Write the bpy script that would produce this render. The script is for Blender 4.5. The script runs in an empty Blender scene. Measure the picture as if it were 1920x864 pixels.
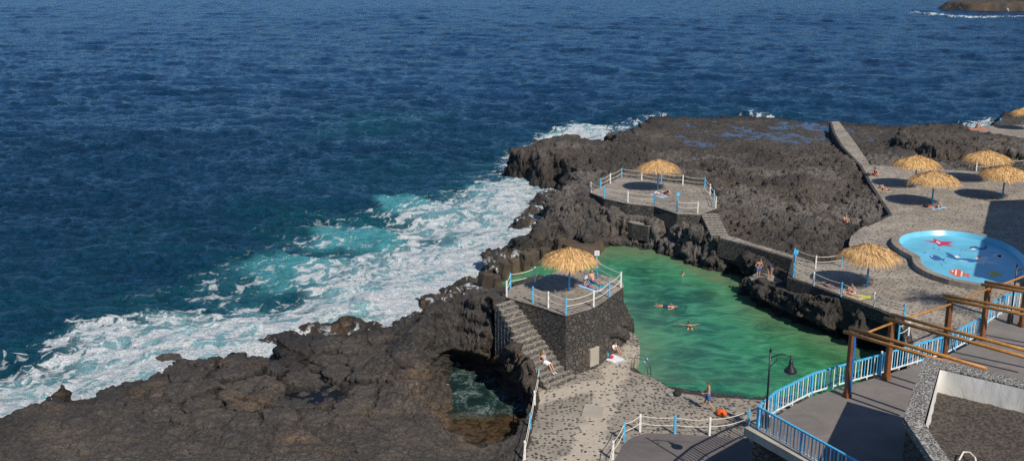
import bpy, bmesh, math, random
import numpy as np
from mathutils import Vector, Matrix
from mathutils.geometry import tessellate_polygon

random.seed(7)
RNG = np.random.RandomState(11)
R = math.radians
sc = bpy.context.scene
COL = sc.collection

# ------------------------------------------------------------------ camera
FPX, PITCH, CAMH = 1950.0, R(15.0), 27.0
cp, sp = math.cos(PITCH), math.sin(PITCH)
cam_d = bpy.data.cameras.new('camera'); cam = bpy.data.objects.new('camera', cam_d); COL.objects.link(cam)
cam.location = (0, 0, CAMH); cam.rotation_euler = (math.pi/2 - PITCH, 0, 0)
cam_d.sensor_width = 36.0; cam_d.lens = 36.0*FPX/1920.0
cam_d.clip_start = 0.5; cam_d.clip_end = 20000
sc.camera = cam

def P(u, v, z):
    """world point at height z seen in direction (u, v) of the surveyed photograph"""
    a = (u-960)/FPX; b = (v-432)/FPX
    dx, dy, dz = a, cp - b*sp, -sp - b*cp
    t = (z-CAMH)/dz
    return Vector((dx*t, dy*t, z))
def dist(p): return p.y*cp + (CAMH-p.z)*sp
def PL(lst, z=None):
    return [P(q[0], q[1], q[2] if z is None else z) for q in lst]
def XY(lst, z=None):
    return np.array([[p.x, p.y] for p in PL(lst, z)], dtype=np.float64)

# ------------------------------------------------------------------ light
SUN_AZ = np.array([0.52, -0.854]); SUN_EL = R(43)      # direction towards the sun
w = bpy.data.worlds.new("World"); sc.world = w; w.use_nodes = True
wt = w.node_tree
bg = wt.nodes['Background']
sky = wt.nodes.new('ShaderNodeTexSky'); sky.sky_type = 'NISHITA'; sky.sun_disc = False
sky.sun_elevation = SUN_EL; sky.sun_rotation = math.atan2(SUN_AZ[0], SUN_AZ[1])
sky.air_density = 1.0; sky.dust_density = 0.1; sky.ozone_density = 4.0
_g = wt.nodes.new('ShaderNodeTexCoord'); _s = wt.nodes.new('ShaderNodeSeparateXYZ'); wt.links.new(_g.outputs['Generated'], _s.inputs[0])
_m = wt.nodes.new('ShaderNodeMapRange'); _m.interpolation_type = 'SMOOTHSTEP'; wt.links.new(_s.outputs[2], _m.inputs[0]); _m.inputs[1].default_value = .02; _m.inputs[2].default_value = .55
_c = wt.nodes.new('ShaderNodeMix'); _c.data_type = 'RGBA'; wt.links.new(_m.outputs[0], _c.inputs[0]); _c.inputs[6].default_value = (.42, .70, 1.08, 1); _c.inputs[7].default_value = (1, 1, 1, 1)
_x = wt.nodes.new('ShaderNodeMix'); _x.data_type = 'RGBA'; _x.blend_type = 'MULTIPLY'; _x.inputs[0].default_value = 1; wt.links.new(sky.outputs[0], _x.inputs[6]); wt.links.new(_c.outputs[2], _x.inputs[7])
wt.links.new(_x.outputs[2], bg.inputs[0]); bg.inputs[1].default_value = 0.1
sl = bpy.data.lights.new('sun', 'SUN'); sl.energy = 5.0; sl.angle = R(0.5); sl.color = (1.0, 0.93, 0.82)
so = bpy.data.objects.new('sun', sl); COL.objects.link(so); so.location = (40, -20, 80)
sd = Vector((SUN_AZ[0]*math.cos(SUN_EL), SUN_AZ[1]*math.cos(SUN_EL), math.sin(SUN_EL)))
so.rotation_euler = sd.to_track_quat('Z', 'Y').to_euler()
sc.view_settings.view_transform = 'Standard'; sc.view_settings.look = 'None'; sc.view_settings.exposure = 0
sc.cycles.max_bounces = 6
sc.cycles.use_denoising = True; sc.cycles.denoising_prefilter = 'NONE'; sc.cycles.denoising_input_passes = 'RGB_ALBEDO_NORMAL'
sc.cycles.sample_clamp_direct = 4.0; sc.cycles.sample_clamp_indirect = 4.0

# ------------------------------------------------------------------ numpy noise
_perm = RNG.permutation(256).astype(np.int32)
_perm = np.concatenate([_perm, _perm, _perm])
_g3 = RNG.normal(size=(256, 3)).astype(np.float32); _g3 /= np.linalg.norm(_g3, axis=1)[:, None]
_h3 = RNG.rand(256, 3).astype(np.float32)
def gnoise(x, y, z=None, seed=0):
    x = np.asarray(x, np.float32) + seed*17.31; y = np.asarray(y, np.float32) + seed*5.77
    xi = np.floor(x); yi = np.floor(y); fx = x-xi; fy = y-yi
    xi = xi.astype(np.int32) & 255; yi = yi.astype(np.int32) & 255
    ux = fx*fx*fx*(fx*(fx*6-15)+10); uy = fy*fy*fy*(fy*(fy*6-15)+10)
    if z is None:
        def c(i, j):
            g = _perm[_perm[(xi+i) & 255] + ((yi+j) & 255)]
            return _g3[g, 0]*(fx-i) + _g3[g, 1]*(fy-j)
        a = c(0, 0); a += ux*(c(1, 0)-a); b = c(0, 1); b += ux*(c(1, 1)-b)
        return (a + uy*(b-a))*1.6
    z = np.asarray(z, np.float32) + seed*9.13
    zi = np.floor(z); fz = z-zi; zi = zi.astype(np.int32) & 255
    uz = fz*fz*fz*(fz*(fz*6-15)+10)
    def c(i, j, k):
        g = _perm[_perm[_perm[(xi+i) & 255] + ((yi+j) & 255)] + ((zi+k) & 255)]
        return _g3[g, 0]*(fx-i) + _g3[g, 1]*(fy-j) + _g3[g, 2]*(fz-k)
    r = []
    for k in (0, 1):
        a = c(0, 0, k); a += ux*(c(1, 0, k)-a); b = c(0, 1, k); b += ux*(c(1, 1, k)-b)
        r.append(a + uy*(b-a))
    return (r[0] + uz*(r[1]-r[0]))*1.5
def fbm(x, y, z=None, octv=4, seed=0, gain=0.5, ridged=False):
    t = 0; a = 1.0; n = 0
    for o in range(octv):
        f = 2.03**o; c_, s_ = math.cos(o*1.1), math.sin(o*1.1)
        xx = (x*c_ - y*s_)*f; yy = (x*s_ + y*c_)*f
        v = gnoise(xx, yy, None if z is None else z*f, seed+o)
        if ridged: v = 1-2*np.abs(v)
        t = t + a*v; n += a; a *= gain
    return t/n
def worley(x, y, z, seed=0):
    """F1, F2 and a random per cell"""
    x = np.asarray(x, np.float32)+seed*3.7; y = np.asarray(y, np.float32)+seed*8.1; z = np.asarray(z, np.float32)+seed*1.9
    xi = np.floor(x).astype(np.int32); yi = np.floor(y).astype(np.int32); zi = np.floor(z).astype(np.int32)
    f1 = np.full(x.shape, 9, np.float32); f2 = f1.copy(); cid = np.zeros(x.shape, np.float32)
    for i in (-1, 0, 1):
        for j in (-1, 0, 1):
            for k in (-1, 0, 1):
                g = _perm[_perm[_perm[(xi+i) & 255] + ((yi+j) & 255)] + ((zi+k) & 255)]
                d = np.sqrt((xi+i+_h3[g, 0]-x)**2 + (yi+j+_h3[g, 1]-y)**2 + (zi+k+_h3[g, 2]-z)**2)
                m = d < f1
                f2 = np.where(m, f1, np.minimum(f2, d)); f1 = np.where(m, d, f1); cid = np.where(m, _h3[g, 0], cid)
    return f1, f2, cid
def sstep(a, b, x):
    t = np.clip((x-a)/(b-a), 0, 1); return t*t*(3-2*t)
def sdf(px, py, poly):
    """signed distance to a polygon in metres, positive inside"""
    d = np.full(px.shape, 1e9, np.float32); ins = np.zeros(px.shape, bool)
    n = len(poly)
    for i in range(n):
        ax, ay = poly[i]; bx, by = poly[(i+1) % n]
        ex, ey = bx-ax, by-ay; L = ex*ex+ey*ey+1e-9
        t = np.clip(((px-ax)*ex+(py-ay)*ey)/L, 0, 1)
        d = np.minimum(d, (px-ax-t*ex)**2+(py-ay-t*ey)**2)
        if abs(ey) > 1e-9:
            ins ^= ((ay > py) != (by > py)) & (px < ex*(py-ay)/ey+ax)
    d = np.sqrt(d)
    return np.where(ins, d, -d)
def dline(px, py, pts):
    d = np.full(px.shape, 1e9, np.float32)
    for (ax, ay), (bx, by) in zip(pts[:-1], pts[1:]):
        ex, ey = bx-ax, by-ay; L = ex*ex+ey*ey+1e-9
        t = np.clip(((px-ax)*ex+(py-ay)*ey)/L, 0, 1)
        d = np.minimum(d, (px-ax-t*ex)**2+(py-ay-t*ey)**2)
    return np.sqrt(d)

# ------------------------------------------------------------------ object helpers
def tag(o, label=None, cat=None, group=None, kind=None):
    if label: o['label'] = label
    if cat: o['category'] = cat
    if group: o['group'] = group
    if kind: o['kind'] = kind
    return o
def thing(name, label, cat, loc=(0, 0, 0), rotz=0.0, group=None):
    o = bpy.data.objects.new(name, None); COL.objects.link(o)
    o.empty_display_size = 0.2
    o.location = loc; o.rotation_euler = (0, 0, rotz)
    return tag(o, label, cat, group)
def copy_tree(o, parent=None):
    c = o.copy(); COL.objects.link(c); c.parent = parent
    for ch in o.children: copy_tree(ch, c)
    return c
def wloc(o):
    v = Vector((0, 0, 0))
    while o is not None:
        v = v + o.location; o = o.parent
    return v

class MB:
    def __init__(s): s.v = []; s.f = []; s.sm = []
    def add(s, vs, fs, smooth=False):
        o = len(s.v); s.v += [tuple(v) for v in vs]; s.f += [tuple(i+o for i in f) for f in fs]; s.sm += [smooth]*len(fs)
        return s
    def box(s, c, size, rz=0.0, M=None, bev=0.0):
        hx, hy, hz = size[0]/2, size[1]/2, size[2]/2
        if bev > 0:
            b = min(bev, hx*.9, hy*.9, hz*.9)
            bm = bmesh.new(); bmesh.ops.create_cube(bm, size=1)
            for v in bm.verts: v.co = Vector((v.co.x*2*hx, v.co.y*2*hy, v.co.z*2*hz))
            bmesh.ops.bevel(bm, geom=list(bm.edges), offset=b, segments=1, affect='EDGES')
            vs = [v.co.copy() for v in bm.verts]; bm.verts.index_update(); fs = [[v.index for v in f.verts] for f in bm.faces]; bm.free()
        else:
            vs = [Vector((x, y, z)) for x in (-hx, hx) for y in (-hy, hy) for z in (-hz, hz)]
            fs = [(0, 1, 3, 2), (4, 6, 7, 5), (0, 4, 5, 1), (2, 3, 7, 6), (0, 2, 6, 4), (1, 5, 7, 3)]
        m = M if M is not None else Matrix.Rotation(rz, 3, 'Z')
        c = Vector(c)
        return s.add([c + m @ v for v in vs], fs)
    def bar(s, a, b, wx, wy=None, up=(0, 0, 1), bev=0.0):
        a, b = Vector(a), Vector(b); d = b-a; L = d.length; d.normalize()
        up = Vector(up)
        if abs(d.dot(up)) > .98: up = Vector((0, 1, 0))
        x = d.cross(up).normalized(); y = x.cross(d)
        return s.box((a+b)/2, (wx, wy or wx, L), M=Matrix((x, y, d)).transposed(), bev=bev)
    def tube(s, pts, r, n=8, caps=True, smooth=True):
        pts = [Vector(p) for p in pts]; m = len(pts)
        rs = r if isinstance(r, (list, tuple)) else [r]*m
        vs = []; ref = None
        for i, p in enumerate(pts):
            t = (pts[min(i+1, m-1)] - pts[max(i-1, 0)]).normalized()
            if ref is None:
                ref = Vector((0, 0, 1)) if abs(t.z) < .9 else Vector((1, 0, 0))
            x = t.cross(ref).normalized(); y = t.cross(x).normalized(); ref = -y if False else ref
            if abs(t.dot(ref)) > .97: ref = x
            for k in range(n):
                a = 2*math.pi*k/n
                vs.append(p + rs[i]*(math.cos(a)*x + math.sin(a)*y))
        fs = [(i*n+k, i*n+(k+1) % n, (i+1)*n+(k+1) % n, (i+1)*n+k) for i in range(m-1) for k in range(n)]
        s.add(vs, fs, smooth)
        if caps:
            o = len(s.v)-len(vs)
            s.f.append(tuple(o+k for k in range(n))[::-1]); s.sm.append(False)
            s.f.append(tuple(o+(m-1)*n+k for k in range(n))); s.sm.append(False)
        return s
    def lathe(s, prof, c=(0, 0, 0), n=16, M=None):
        vs = []; c = Vector(c); m = len(prof)
        for r, z in prof:
            for k in range(n):
                a = 2*math.pi*k/n; v = Vector((r*math.cos(a), r*math.sin(a), z))
                vs.append(c + (M @ v if M is not None else v))
        fs = [(i*n+k, i*n+(k+1) % n, (i+1)*n+(k+1) % n, (i+1)*n+k) for i in range(m-1) for k in range(n)]
        return s.add(vs, fs, True)
    def prism(s, poly, z0, z1, bottom=False, z1f=None, batter=0.0):
        """poly: list of (x,y); top from z1 or z1f(x,y)"""
        n = len(poly); pts = [Vector((p[0], p[1], 0)) for p in poly]
        area = sum(pts[i].x*pts[(i+1) % n].y - pts[(i+1) % n].x*pts[i].y for i in range(n))
        if area < 0: pts = pts[::-1]
        c = sum(pts, Vector())/n
        top = [Vector((p.x, p.y, z1f(p.x, p.y) if z1f else z1)) for p in pts]
        bot = []
        for p in pts:
            q = p + (p-c).normalized()*batter; bot.append(Vector((q.x, q.y, z0)))
        fs = [(i, (i+1) % n, n+(i+1) % n, n+i) for i in range(n)]
        tri = tessellate_polygon([[Vector((p.x, p.y, 0)) for p in pts]])
        tt = []
        for t in tri:
            a, b, c2 = [pts[i] for i in t]
            cr = (b-a).cross(c2-a).z
            t = t if cr > 0 else (t[0], t[2], t[1])
            tt.append(tuple(n+i for i in t))
        s.add(bot+top, fs+tt)
        return s
    def sheet(s, poly, z):
        n = len(poly); pts = [Vector((p[0], p[1], 0)) for p in poly]
        tri = tessellate_polygon([pts]); fs = []
        for t in tri:
            a, b, c = [pts[i] for i in t]
            fs.append(t if (b-a).cross(c-a).z > 0 else (t[0], t[2], t[1]))
        return s.add([Vector((p.x, p.y, z)) for p in pts], fs)
    def build(s, name, mat, parent=None, world=False):
        me = bpy.data.meshes.new(name)
        vs = s.v
        if world and parent is not None:
            l = wloc(parent); vs = [(v[0]-l.x, v[1]-l.y, v[2]-l.z) for v in vs]
        me.from_pydata([tuple(v) for v in vs], [], s.f); me.update()
        me.polygons.foreach_set('use_smooth', s.sm)
        for m in (mat if isinstance(mat, (list, tuple)) else [mat]): me.materials.append(m)
        o = bpy.data.objects.new(name, me); COL.objects.link(o); o.parent = parent
        return o
def at_origin(o):
    """move a mesh object's origin to its base centre"""
    me = o.data; n = len(me.vertices); a = np.empty(n*3, np.float32); me.vertices.foreach_get('co', a); a = a.reshape(-1, 3)
    c = (a.max(0)+a.min(0))/2; c[2] = a[:, 2].min(); a -= c
    me.vertices.foreach_set('co', a.ravel()); me.update(); o.location = o.location + Vector(c.tolist())
    return o
def grid_mesh(name, X, Y, Z, mat, keep=None, attrs=None, smooth=True):
    nr, nc = X.shape
    idx = np.arange(nr*nc).reshape(nr, nc)
    q = np.stack([idx[:-1, :-1], idx[:-1, 1:], idx[1:, 1:], idx[1:, :-1]], -1).reshape(-1, 4)
    if keep is not None:
        kf = keep.ravel(); q = q[kf[q].any(1)]
    used = np.zeros(nr*nc, bool); used[q.ravel()] = True
    remap = np.cumsum(used)-1; q = remap[q]
    co = np.stack([X.ravel(), Y.ravel(), Z.ravel()], -1)[used].astype(np.float32)
    me = bpy.data.meshes.new(name)
    me.vertices.add(len(co)); me.vertices.foreach_set('co', co.ravel())
    me.loops.add(q.size); me.loops.foreach_set('vertex_index', q.ravel().astype(np.int32))
    me.polygons.add(len(q)); me.polygons.foreach_set('loop_start', np.arange(0, q.size, 4, dtype=np.int32))
    me.update(calc_edges=True)
    me.polygons.foreach_set('use_smooth', [smooth]*len(q))
    for k, a in (attrs or {}).items():
        at = me.attributes.new(k, 'FLOAT', 'POINT'); at.data.foreach_set('value', a.ravel()[used].astype(np.float32))
    me.materials.append(mat); me.validate()
    o = bpy.data.objects.new(name, me); COL.objects.link(o)
    return o

# ------------------------------------------------------------------ material helpers
def newmat(name):
    m = bpy.data.materials.new(name); m.use_nodes = True
    t = m.node_tree; b = t.nodes['Principled BSDF']
    return m, t, b
def N(t, typ, props=None, ins=None):
    n = t.nodes.new('ShaderNode'+typ)
    for k, v in (props or {}).items(): setattr(n, k, v)
    for k, v in (ins or {}).items(): put(t, n.inputs[k], v)
    return n
def put(t, s, v):
    if isinstance(v, bpy.types.NodeSocket): t.links.new(v, s)
    else:
        if s.type == 'RGBA' and len(v) == 3: v = (*v, 1)
        s.default_value = v
def MA(t, op, a, b=0.0, c=0.0, clamp=False):
    n = t.nodes.new('ShaderNodeMath'); n.operation = op; n.use_clamp = clamp
    put(t, n.inputs[0], a); put(t, n.inputs[1], b); put(t, n.inputs[2], c); return n.outputs[0]
def MX(t, f, a, b, mode='MIX'):
    n = t.nodes.new('ShaderNodeMix'); n.data_type = 'RGBA'; n.blend_type = mode; n.clamp_factor = True
    put(t, n.inputs[0], f); put(t, n.inputs[6], a); put(t, n.inputs[7], b); return n.outputs[2]
def SS(t, x, a, b, lo=0.0, hi=1.0):
    n = t.nodes.new('ShaderNodeMapRange'); n.interpolation_type = 'SMOOTHSTEP'
    put(t, n.inputs[0], x); put(t, n.inputs[1], a); put(t, n.inputs[2], b); put(t, n.inputs[3], lo); put(t, n.inputs[4], hi); return n.outputs[0]
def COORD(t, kind='Object', scale=None, rot=None):
    c = t.nodes.new('ShaderNodeTexCoord').outputs[kind]
    if scale is None and rot is None: return c
    m = t.nodes.new('ShaderNodeMapping'); t.links.new(c, m.inputs[0])
    if scale: m.inputs['Scale'].default_value = scale
    if rot: m.inputs['Rotation'].default_value = rot
    return m.outputs[0]
def GEO(t, o='Position'): return t.nodes.new('ShaderNodeNewGeometry').outputs[o]
def NOI(t, vec, scale, detail=4, rough=.55, dist_=0.0):
    n = N(t, 'TexNoise', None, {'Scale': scale, 'Detail': detail, 'Roughness': rough, 'Distortion': dist_})
    t.links.new(vec, n.inputs['Vector']); return n.outputs['Fac']
def VOR(t, vec, scale, feature='F1', out='Distance', rnd=1.0):
    n = N(t, 'TexVoronoi', {'feature': feature}, {'Scale': scale, 'Randomness': rnd})
    t.links.new(vec, n.inputs['Vector']); return n.outputs[out]
def ATT(t, name):
    n = t.nodes.new('ShaderNodeAttribute'); n.attribute_name = name; return n.outputs['Fac']
def BUMP(t, h, strength=.5, d=.05, prev=None):
    n = N(t, 'Bump', None, {'Strength': strength, 'Distance': d, 'Height': h})
    if prev is not None: t.links.new(prev, n.inputs['Normal'])
    return n.outputs[0]
def VM(t, op, a, b=(0, 0, 0)):
    n = t.nodes.new('ShaderNodeVectorMath'); n.operation = op; put(t, n.inputs[0], a); put(t, n.inputs[1], b)
    return n.outputs['Value'] if op in ('LENGTH', 'DOT_PRODUCT', 'DISTANCE') else n.outputs[0]
_simple = {}
def simple(name, col, rough=.6, var=.25, scale=6.0, metal=0.0, bump=.15, bscale=40.0):
    if name in _simple: return _simple[name]
    m, t, b = newmat(name); c = COORD(t)
    f = NOI(t, c, scale, 5)
    lo = tuple(x*(1-var) for x in col); hi = tuple(min(1, x*(1+var)) for x in col)
    put(t, b.inputs['Base Color'], MX(t, SS(t, f, .25, .75), lo, hi))
    b.inputs['Roughness'].default_value = rough; b.inputs['Metallic'].default_value = metal
    if bump: put(t, b.inputs['Normal'], BUMP(t, NOI(t, c, bscale, 3), bump, .01))
    _simple[name] = m
    return m
# ------------------------------------------------------------------ levels and outlines surveyed from the photograph
ZW, ZD, ZN, ZF, ZT, ZP, ZU = 0.2, 1.3, 5.3, 3.8, 3.2, 5.5, 4.2
deck_px = [(1168,630),(1182,622),(1194,630),(1200,650),(1192,672),(1176,690),(1190,696),(1224,708),(1250,723),(1278,736),(1320,743),(1380,747),(1440,751),(1560,762),
           (1700,790),(1760,930),(1300,960),(930,960),(962,900),(986,858),(998,782),(1008,722),(1012,706),(1040,690),(1064,690),(1110,650)]
near_px = [(947,557),(986,568),(1061,592),(1114,577),(1169,537.5),(1166,528),(1122,514),(1060,503),(1004,528),(957,540)]
far_px = [(1106,361),(1133,373),(1177,382),(1226,387),(1269,401),(1310,403),(1330,396),(1344,391),(1339,376),(1331,363),(1322,350),(1280,345),(1240,341),(1203,336),(1165,332),(1143,343),(1124,352)]
terr_px = [(1487,487),(1478,520),(1527,536),(1576,555),(1638,577),(1672,591),(1690,603),(1700,650),(1700,690),(2400,690),(2400,330),(1920,324),(1820,321),(1632,309.5),
           (1604,268),(1573,228),(1556,228),(1563,250),(1577,274),(1612,311),(1635,352),(1668,402),(1622,423),(1596,442),(1591,456),(1595,470),(1586,484),(1560,493),(1530,494.6)]
path_px = [(1350,438),(1412,458),(1489,481),(1530,494.4),(1487,487.6),(1447,476),(1395,460),(1350,447)]
prom_px = [(1411,812),(1455,779),(1520,743),(1647,706),(1764,672),(1812,648),(1836,634),(1853,608),(1884,588),(1925,584),(2500,575),(2500,1100),(1800,1010),(1560,880)]
upper_px = [(1815,240),(1850,236),(1925,234),(2300,232),(2300,290),(1920,260),(1880,253),(1822,246)]
pool_px = [(1110,474),(1140,459),(1170,462),(1235,470),(1275,488),(1300,498),(1350,512),(1392,536),(1406,572),(1446,600),(1514,626),(1574,648),(1634,668),(1680,690),(1640,745),(1560,770),
           (1440,757),(1380,753),(1320,749),(1275,742),(1245,728),(1220,712),(1196,700),(1180,694),(1196,672),(1204,650),(1196,624),(1176,610),(1120,560),(1000,540),(940,552),(908,556),(898,548),(935,512),(985,486),(1040,470)]
hole_px = [(844,728),(854,716),(882,722),(910,736),(938,750),(963,764),(980,778),(984,796),(970,820),(940,858),(895,856),(863,846),(838,812),(852,778)]
coast_px = [(-500,905,2),(-150,865,1.5),(0,808,1.5),(60,788,1.5),(130,772,1.5),(180,754,1.5),(255,719,2),(300,686,2.5),(345,660,3),(430,646,3),(496,650,3),(512,640,1),(600,616,1),(698,612,1),
            (722,622,1.5),(754,612,.3),(762,575,.3),(800,548,.3),(850,521,.3),(895,512,.3),(905,498,.3),(940,488,.3),(962,470,.3),(978,440,.3),(985,405,.3),(1000,386,.3),(1035,378,.3),(1052,364,.3),
            (1046,352,.3),(1000,346,.3),(962,334,.3),(946,326,.3),(958,305,.5),(985,275,3),(1030,262,3),(1080,257,3),(1128,270,3),(1136,251,2.6),(1190,239,2.4),(1210,217,2.4),(1290,215,2.4),(1400,217,2.2),(1550,225,2.4),
            (1690,233,2.4),(1760,236,2.4),(1848,234,3.6),(1868,206,5),(1890,203,5),(2300,200,5),(4000,260,5),(4000,1500,5),(-500,1500,5)]
ctrl = [(-300,900,2.5),(100,830,2.6),(250,760,2.7),(400,690,3.1),(480,690,3.2),(580,690,2.2),(600,740,2.1),(660,690,2.3),(500,800,3.0),(300,840,3.0),(700,840,3.1),(600,625,.9),(680,622,.9),(740,660,3.6),(690,650,2.2),
        (800,620,4.4),(870,575,5.1),(925,560,5.25),(945,590,5.1),(985,650,4.2),(1000,680,2.6),(930,625,5.0),(900,620,5.0),(780,700,3.4),(815,740,3.1),(815,690,3.9),(700,720,2.7),(800,790,2.9),(997,735,1.5),(990,800,1.4),(978,850,1.3),
        (965,905,1.3),(870,868,.9),(915,872,.9),(845,850,1.5),(800,850,2.9),(800,560,.7),(850,535,.8),(880,540,.9),(780,590,.7),(840,560,.9),
        (1050,420,2.3),(1020,395,2.1),(1095,385,2.9),(1015,440,1.7),(1075,443,1.2),(1110,440,1.5),(1200,425,2.2),(1290,425,2.6),(1000,425,1.2),(1010,460,1.0),(1060,372,2.3),(1160,420,2.3),
        (1000,290,3.2),(1060,280,3.5),(1120,280,3.2),(990,315,2.2),(1200,300,2.9),(1300,240,2.0),(1300,265,1.9),(1450,245,1.85),(1400,225,2.2),(1240,228,2.6),(1500,260,1.85),(1540,245,1.85),(1450,300,2.4),(1400,330,3.0),(1380,370,3.0),(1500,350,2.9),
        (1500,400,2.2),(1450,405,2.9),(1400,400,2.7),(1580,430,2.0),(1450,430,1.9),(1540,460,2.0),(1550,300,2.6),(1600,350,2.5),(1640,395,2.4),(1590,400,2.2),(1360,420,2.2),(1250,310,2.9),(1150,320,2.9),
        (1700,262,4.0),(1760,252,4.2),(1830,262,4.0),(1900,275,3.8),(1720,285,2.6),(1640,260,2.5),(1650,290,2.6),(1800,305,2.6),(1900,305,2.6),(1880,215,5.5),(1910,215,5.4),(1600,232,2.6),(1680,240,2.6),
        (1500,520,1.7),(1440,520,1.7),(1400,500,2.4),(1600,580,3.0),(1330,470,2.3),(2000,400,3),(2400,400,3),(2400,800,3)]

# ------------------------------------------------------------------ terrain
NR, NC = 1300, 1360
yy = np.exp(np.linspace(math.log(36), math.log(168), NR)); aa = np.linspace(-.62, .68, NC)
Y0, A0 = np.meshgrid(yy, aa, indexing='ij'); X0 = A0*Y0
X0 = X0.astype(np.float32); Y0 = Y0.astype(np.float32)
coast = XY(coast_px)
wob = fbm(X0*.35, Y0*.35, octv=4, seed=3)
dC = sdf(X0, Y0, coast) + wob*1.1*np.clip(Y0/70, .8, 2)
land = dC > -3
cw = PL(ctrl)
num = np.zeros_like(X0); den = np.zeros_like(X0)
for p in cw:
    wgt = 1.0/((X0-p.x)**2+(Y0-p.y)**2+1.2)**1.7
    num += wgt*p.z; den += wgt
Hh = num/den
big = fbm(X0*.16, Y0*.16, octv=4, seed=21)
med = fbm(X0*.55, Y0*.55, octv=4, seed=31, ridged=True)
rough = sstep(74, 92, Y0)                                    # clinkery lava flat beyond the pool
flat_wet = np.clip(1-np.abs(fbm(X0*.05, Y0*.05, octv=2, seed=8))*0, 0, 1)
Hh = Hh + big*(.45+.25*rough) + med*(.16+.22*rough) + rough*.50*fbm(X0*.28, Y0*.2, octv=3, seed=33, ridged=True)
wetz = sstep(118, 140, Y0)*sstep(0, 10, X0-14)
Hh = Hh*(1-.75*wetz) + (1.93+.16*med+.22*fbm(X0*.22+Y0*.05, Y0*.09, octv=3, seed=19))*.75*wetz
# cracked plates on the foreground shelf
f1, f2, cid = worley(X0*.5+wob*.6, Y0*.5, np.zeros_like(X0), seed=4)
crack = 1-sstep(.02, .16, f2-f1)
plate = np.exp(-(((X0+14)/7.0)**2+((Y0-57)/6.0)**2))
Hh = Hh - crack*(.03+.40*plate) + (cid-.5)*(.05+.15*plate)*(1-rough)
k = 2.3+1.1*gnoise(X0*.3, Y0*.3, seed=5)
cliff = -.6 + k*dC + .7*gnoise(X0*1.1, Y0*1.1, seed=6)*np.clip(dC, 0, 1)
Z0 = np.minimum(Hh, cliff)
for q in ([(745,612),(768,573),(800,546),(850,520),(898,508),(908,520),(888,545),(862,567),(832,592),(800,606),(770,618)], [(500,648),(530,632),(600,612),(698,606),(714,628),(692,646),(600,654),(540,662)], [(955,472),(978,403),(1000,384),(1040,374),(1056,364),(1042,394),(1018,408),(1006,440),(990,465)]):
    dq = sdf(X0, Y0, XY(q, .2)); Z0 = np.where(dq > -1.2, np.minimum(Z0, .02+.25*fbm(X0*.6, Y0*.6, octv=2, seed=39)+np.maximum(-dq, 0)*2.6), Z0)
# low wet rocks in the surf
for u, v, r_, h_ in ((545,640,3.0,1.0),(600,630,3.2,1.0),(655,625,3.0,1.1),(700,625,2.0,1.1),(620,645,3.0,1.0),(785,600,2.2,.9),(815,562,1.9,1.0),(858,545,2.0,1.0),(880,533,1.6,1.1),
                    (985,420,1.5,1.6),(1000,400,1.3,1.3),(1012,380,1.6,1.2),(972,460,1.3,1.2),(1030,368,1.5,1.1),(958,478,1.1,1.1),(255,697,1.3,1.5),(300,682,1.3,1.5),(228,706,.9,1.2),(280,690,1.0,1.2),(120,782,.8,2.0),(925,500,1.0,1.0),(760,610,1.2,1.1)):
    q = P(u, v, .4); Z0 = np.maximum(Z0, -.9+(h_+.9)*np.exp(-((X0-q.x)**2+(Y0-q.y)**2)/r_**2*.9)*(1+.5*fbm(X0*.55, Y0*.55, octv=3, seed=34)))
rb = sdf(X0, Y0, XY([(1688,268),(1700,247),(1762,240),(1838,250),(1930,268),(2100,280),(2100,300),(1925,296),(1840,288),(1760,287)], 3.6))
Z0 = np.maximum(Z0, np.minimum(3.6+np.minimum(rb+.5, 0)*2.2+.9*fbm(X0*.3, Y0*.3, octv=3, seed=36, ridged=True), 5))
rb2 = sdf(X0, Y0, XY([(1868,220),(1878,210),(1905,203),(2100,198),(2100,216),(1925,217)], 5.0))
Z0 = np.where(rb2 > -1.5, np.maximum(Z0, np.minimum(4.2+rb2*1.2, 4.8)+.8*fbm(X0*.3, Y0*.3, octv=3, seed=37)), Z0)
# the swimming pool and the tide pool
pool = XY(pool_px, ZW); dP = -sdf(X0, Y0, pool) + fbm(X0*.35, Y0*.35, octv=2, seed=9)*.8
Z0 = np.minimum(Z0, -.5 + 2.6*dP + .9*gnoise(X0*.6, Y0*.6, seed=12)*np.clip(dP, 0, 1))
hole = XY(hole_px, ZW); dH = -sdf(X0, Y0, hole) + fbm(X0*.7, Y0*.7, octv=3, seed=14)*.45
Z0 = np.minimum(Z0, -.5 + (1.9+3.2*sstep(0, 1.8, X0-hole.mean(0)[0]))*dH)
# make room for the built things
def carve(px, z, ztop, grow=0.0, soft=.5):
    global Z0
    poly = XY(px, z) if not isinstance(px, np.ndarray) else px
    d = sdf(X0, Y0, poly) + grow
    Z0 = np.where(d > 0, np.minimum(Z0, ztop), Z0)
    m = (d <= 0) & (d > -soft)
    Z0 = np.where(m, np.minimum(Z0, ztop + (-d/soft)**1.2*3.0), Z0)
A_ = P(986, 568, ZN); B_ = P(1061, 592, ZN)
sdir = Vector((B_.x-A_.x, B_.y-A_.y, 0)).normalized(); snor = Vector((-sdir.y, sdir.x, 0))
if snor.y > 0: snor = -snor
def SP(s, w_, z): q = A_+sdir*s+snor*w_; return Vector((q.x, q.y, z))
stair_poly = np.array([[q.x, q.y] for q in (SP(-1.6, 0, 0), SP(-1.6, 1.9, 0), SP(.8, 2.5, 0), SP(4.6, 2.6, 0), SP(4.6, 0, 0))])
carve(stair_poly, 0, .6, .05, .35)
carve(near_px, ZN, 1.0, .1, .3)
carve(deck_px, ZD, ZD-.4, .0, .3)
carve(prom_px, ZP, 1.0, .3, .3)
carve(terr_px, ZT, ZT-.35, .0, .6)
carve(far_px, ZF, ZF-.5, -.1, .6)
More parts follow.
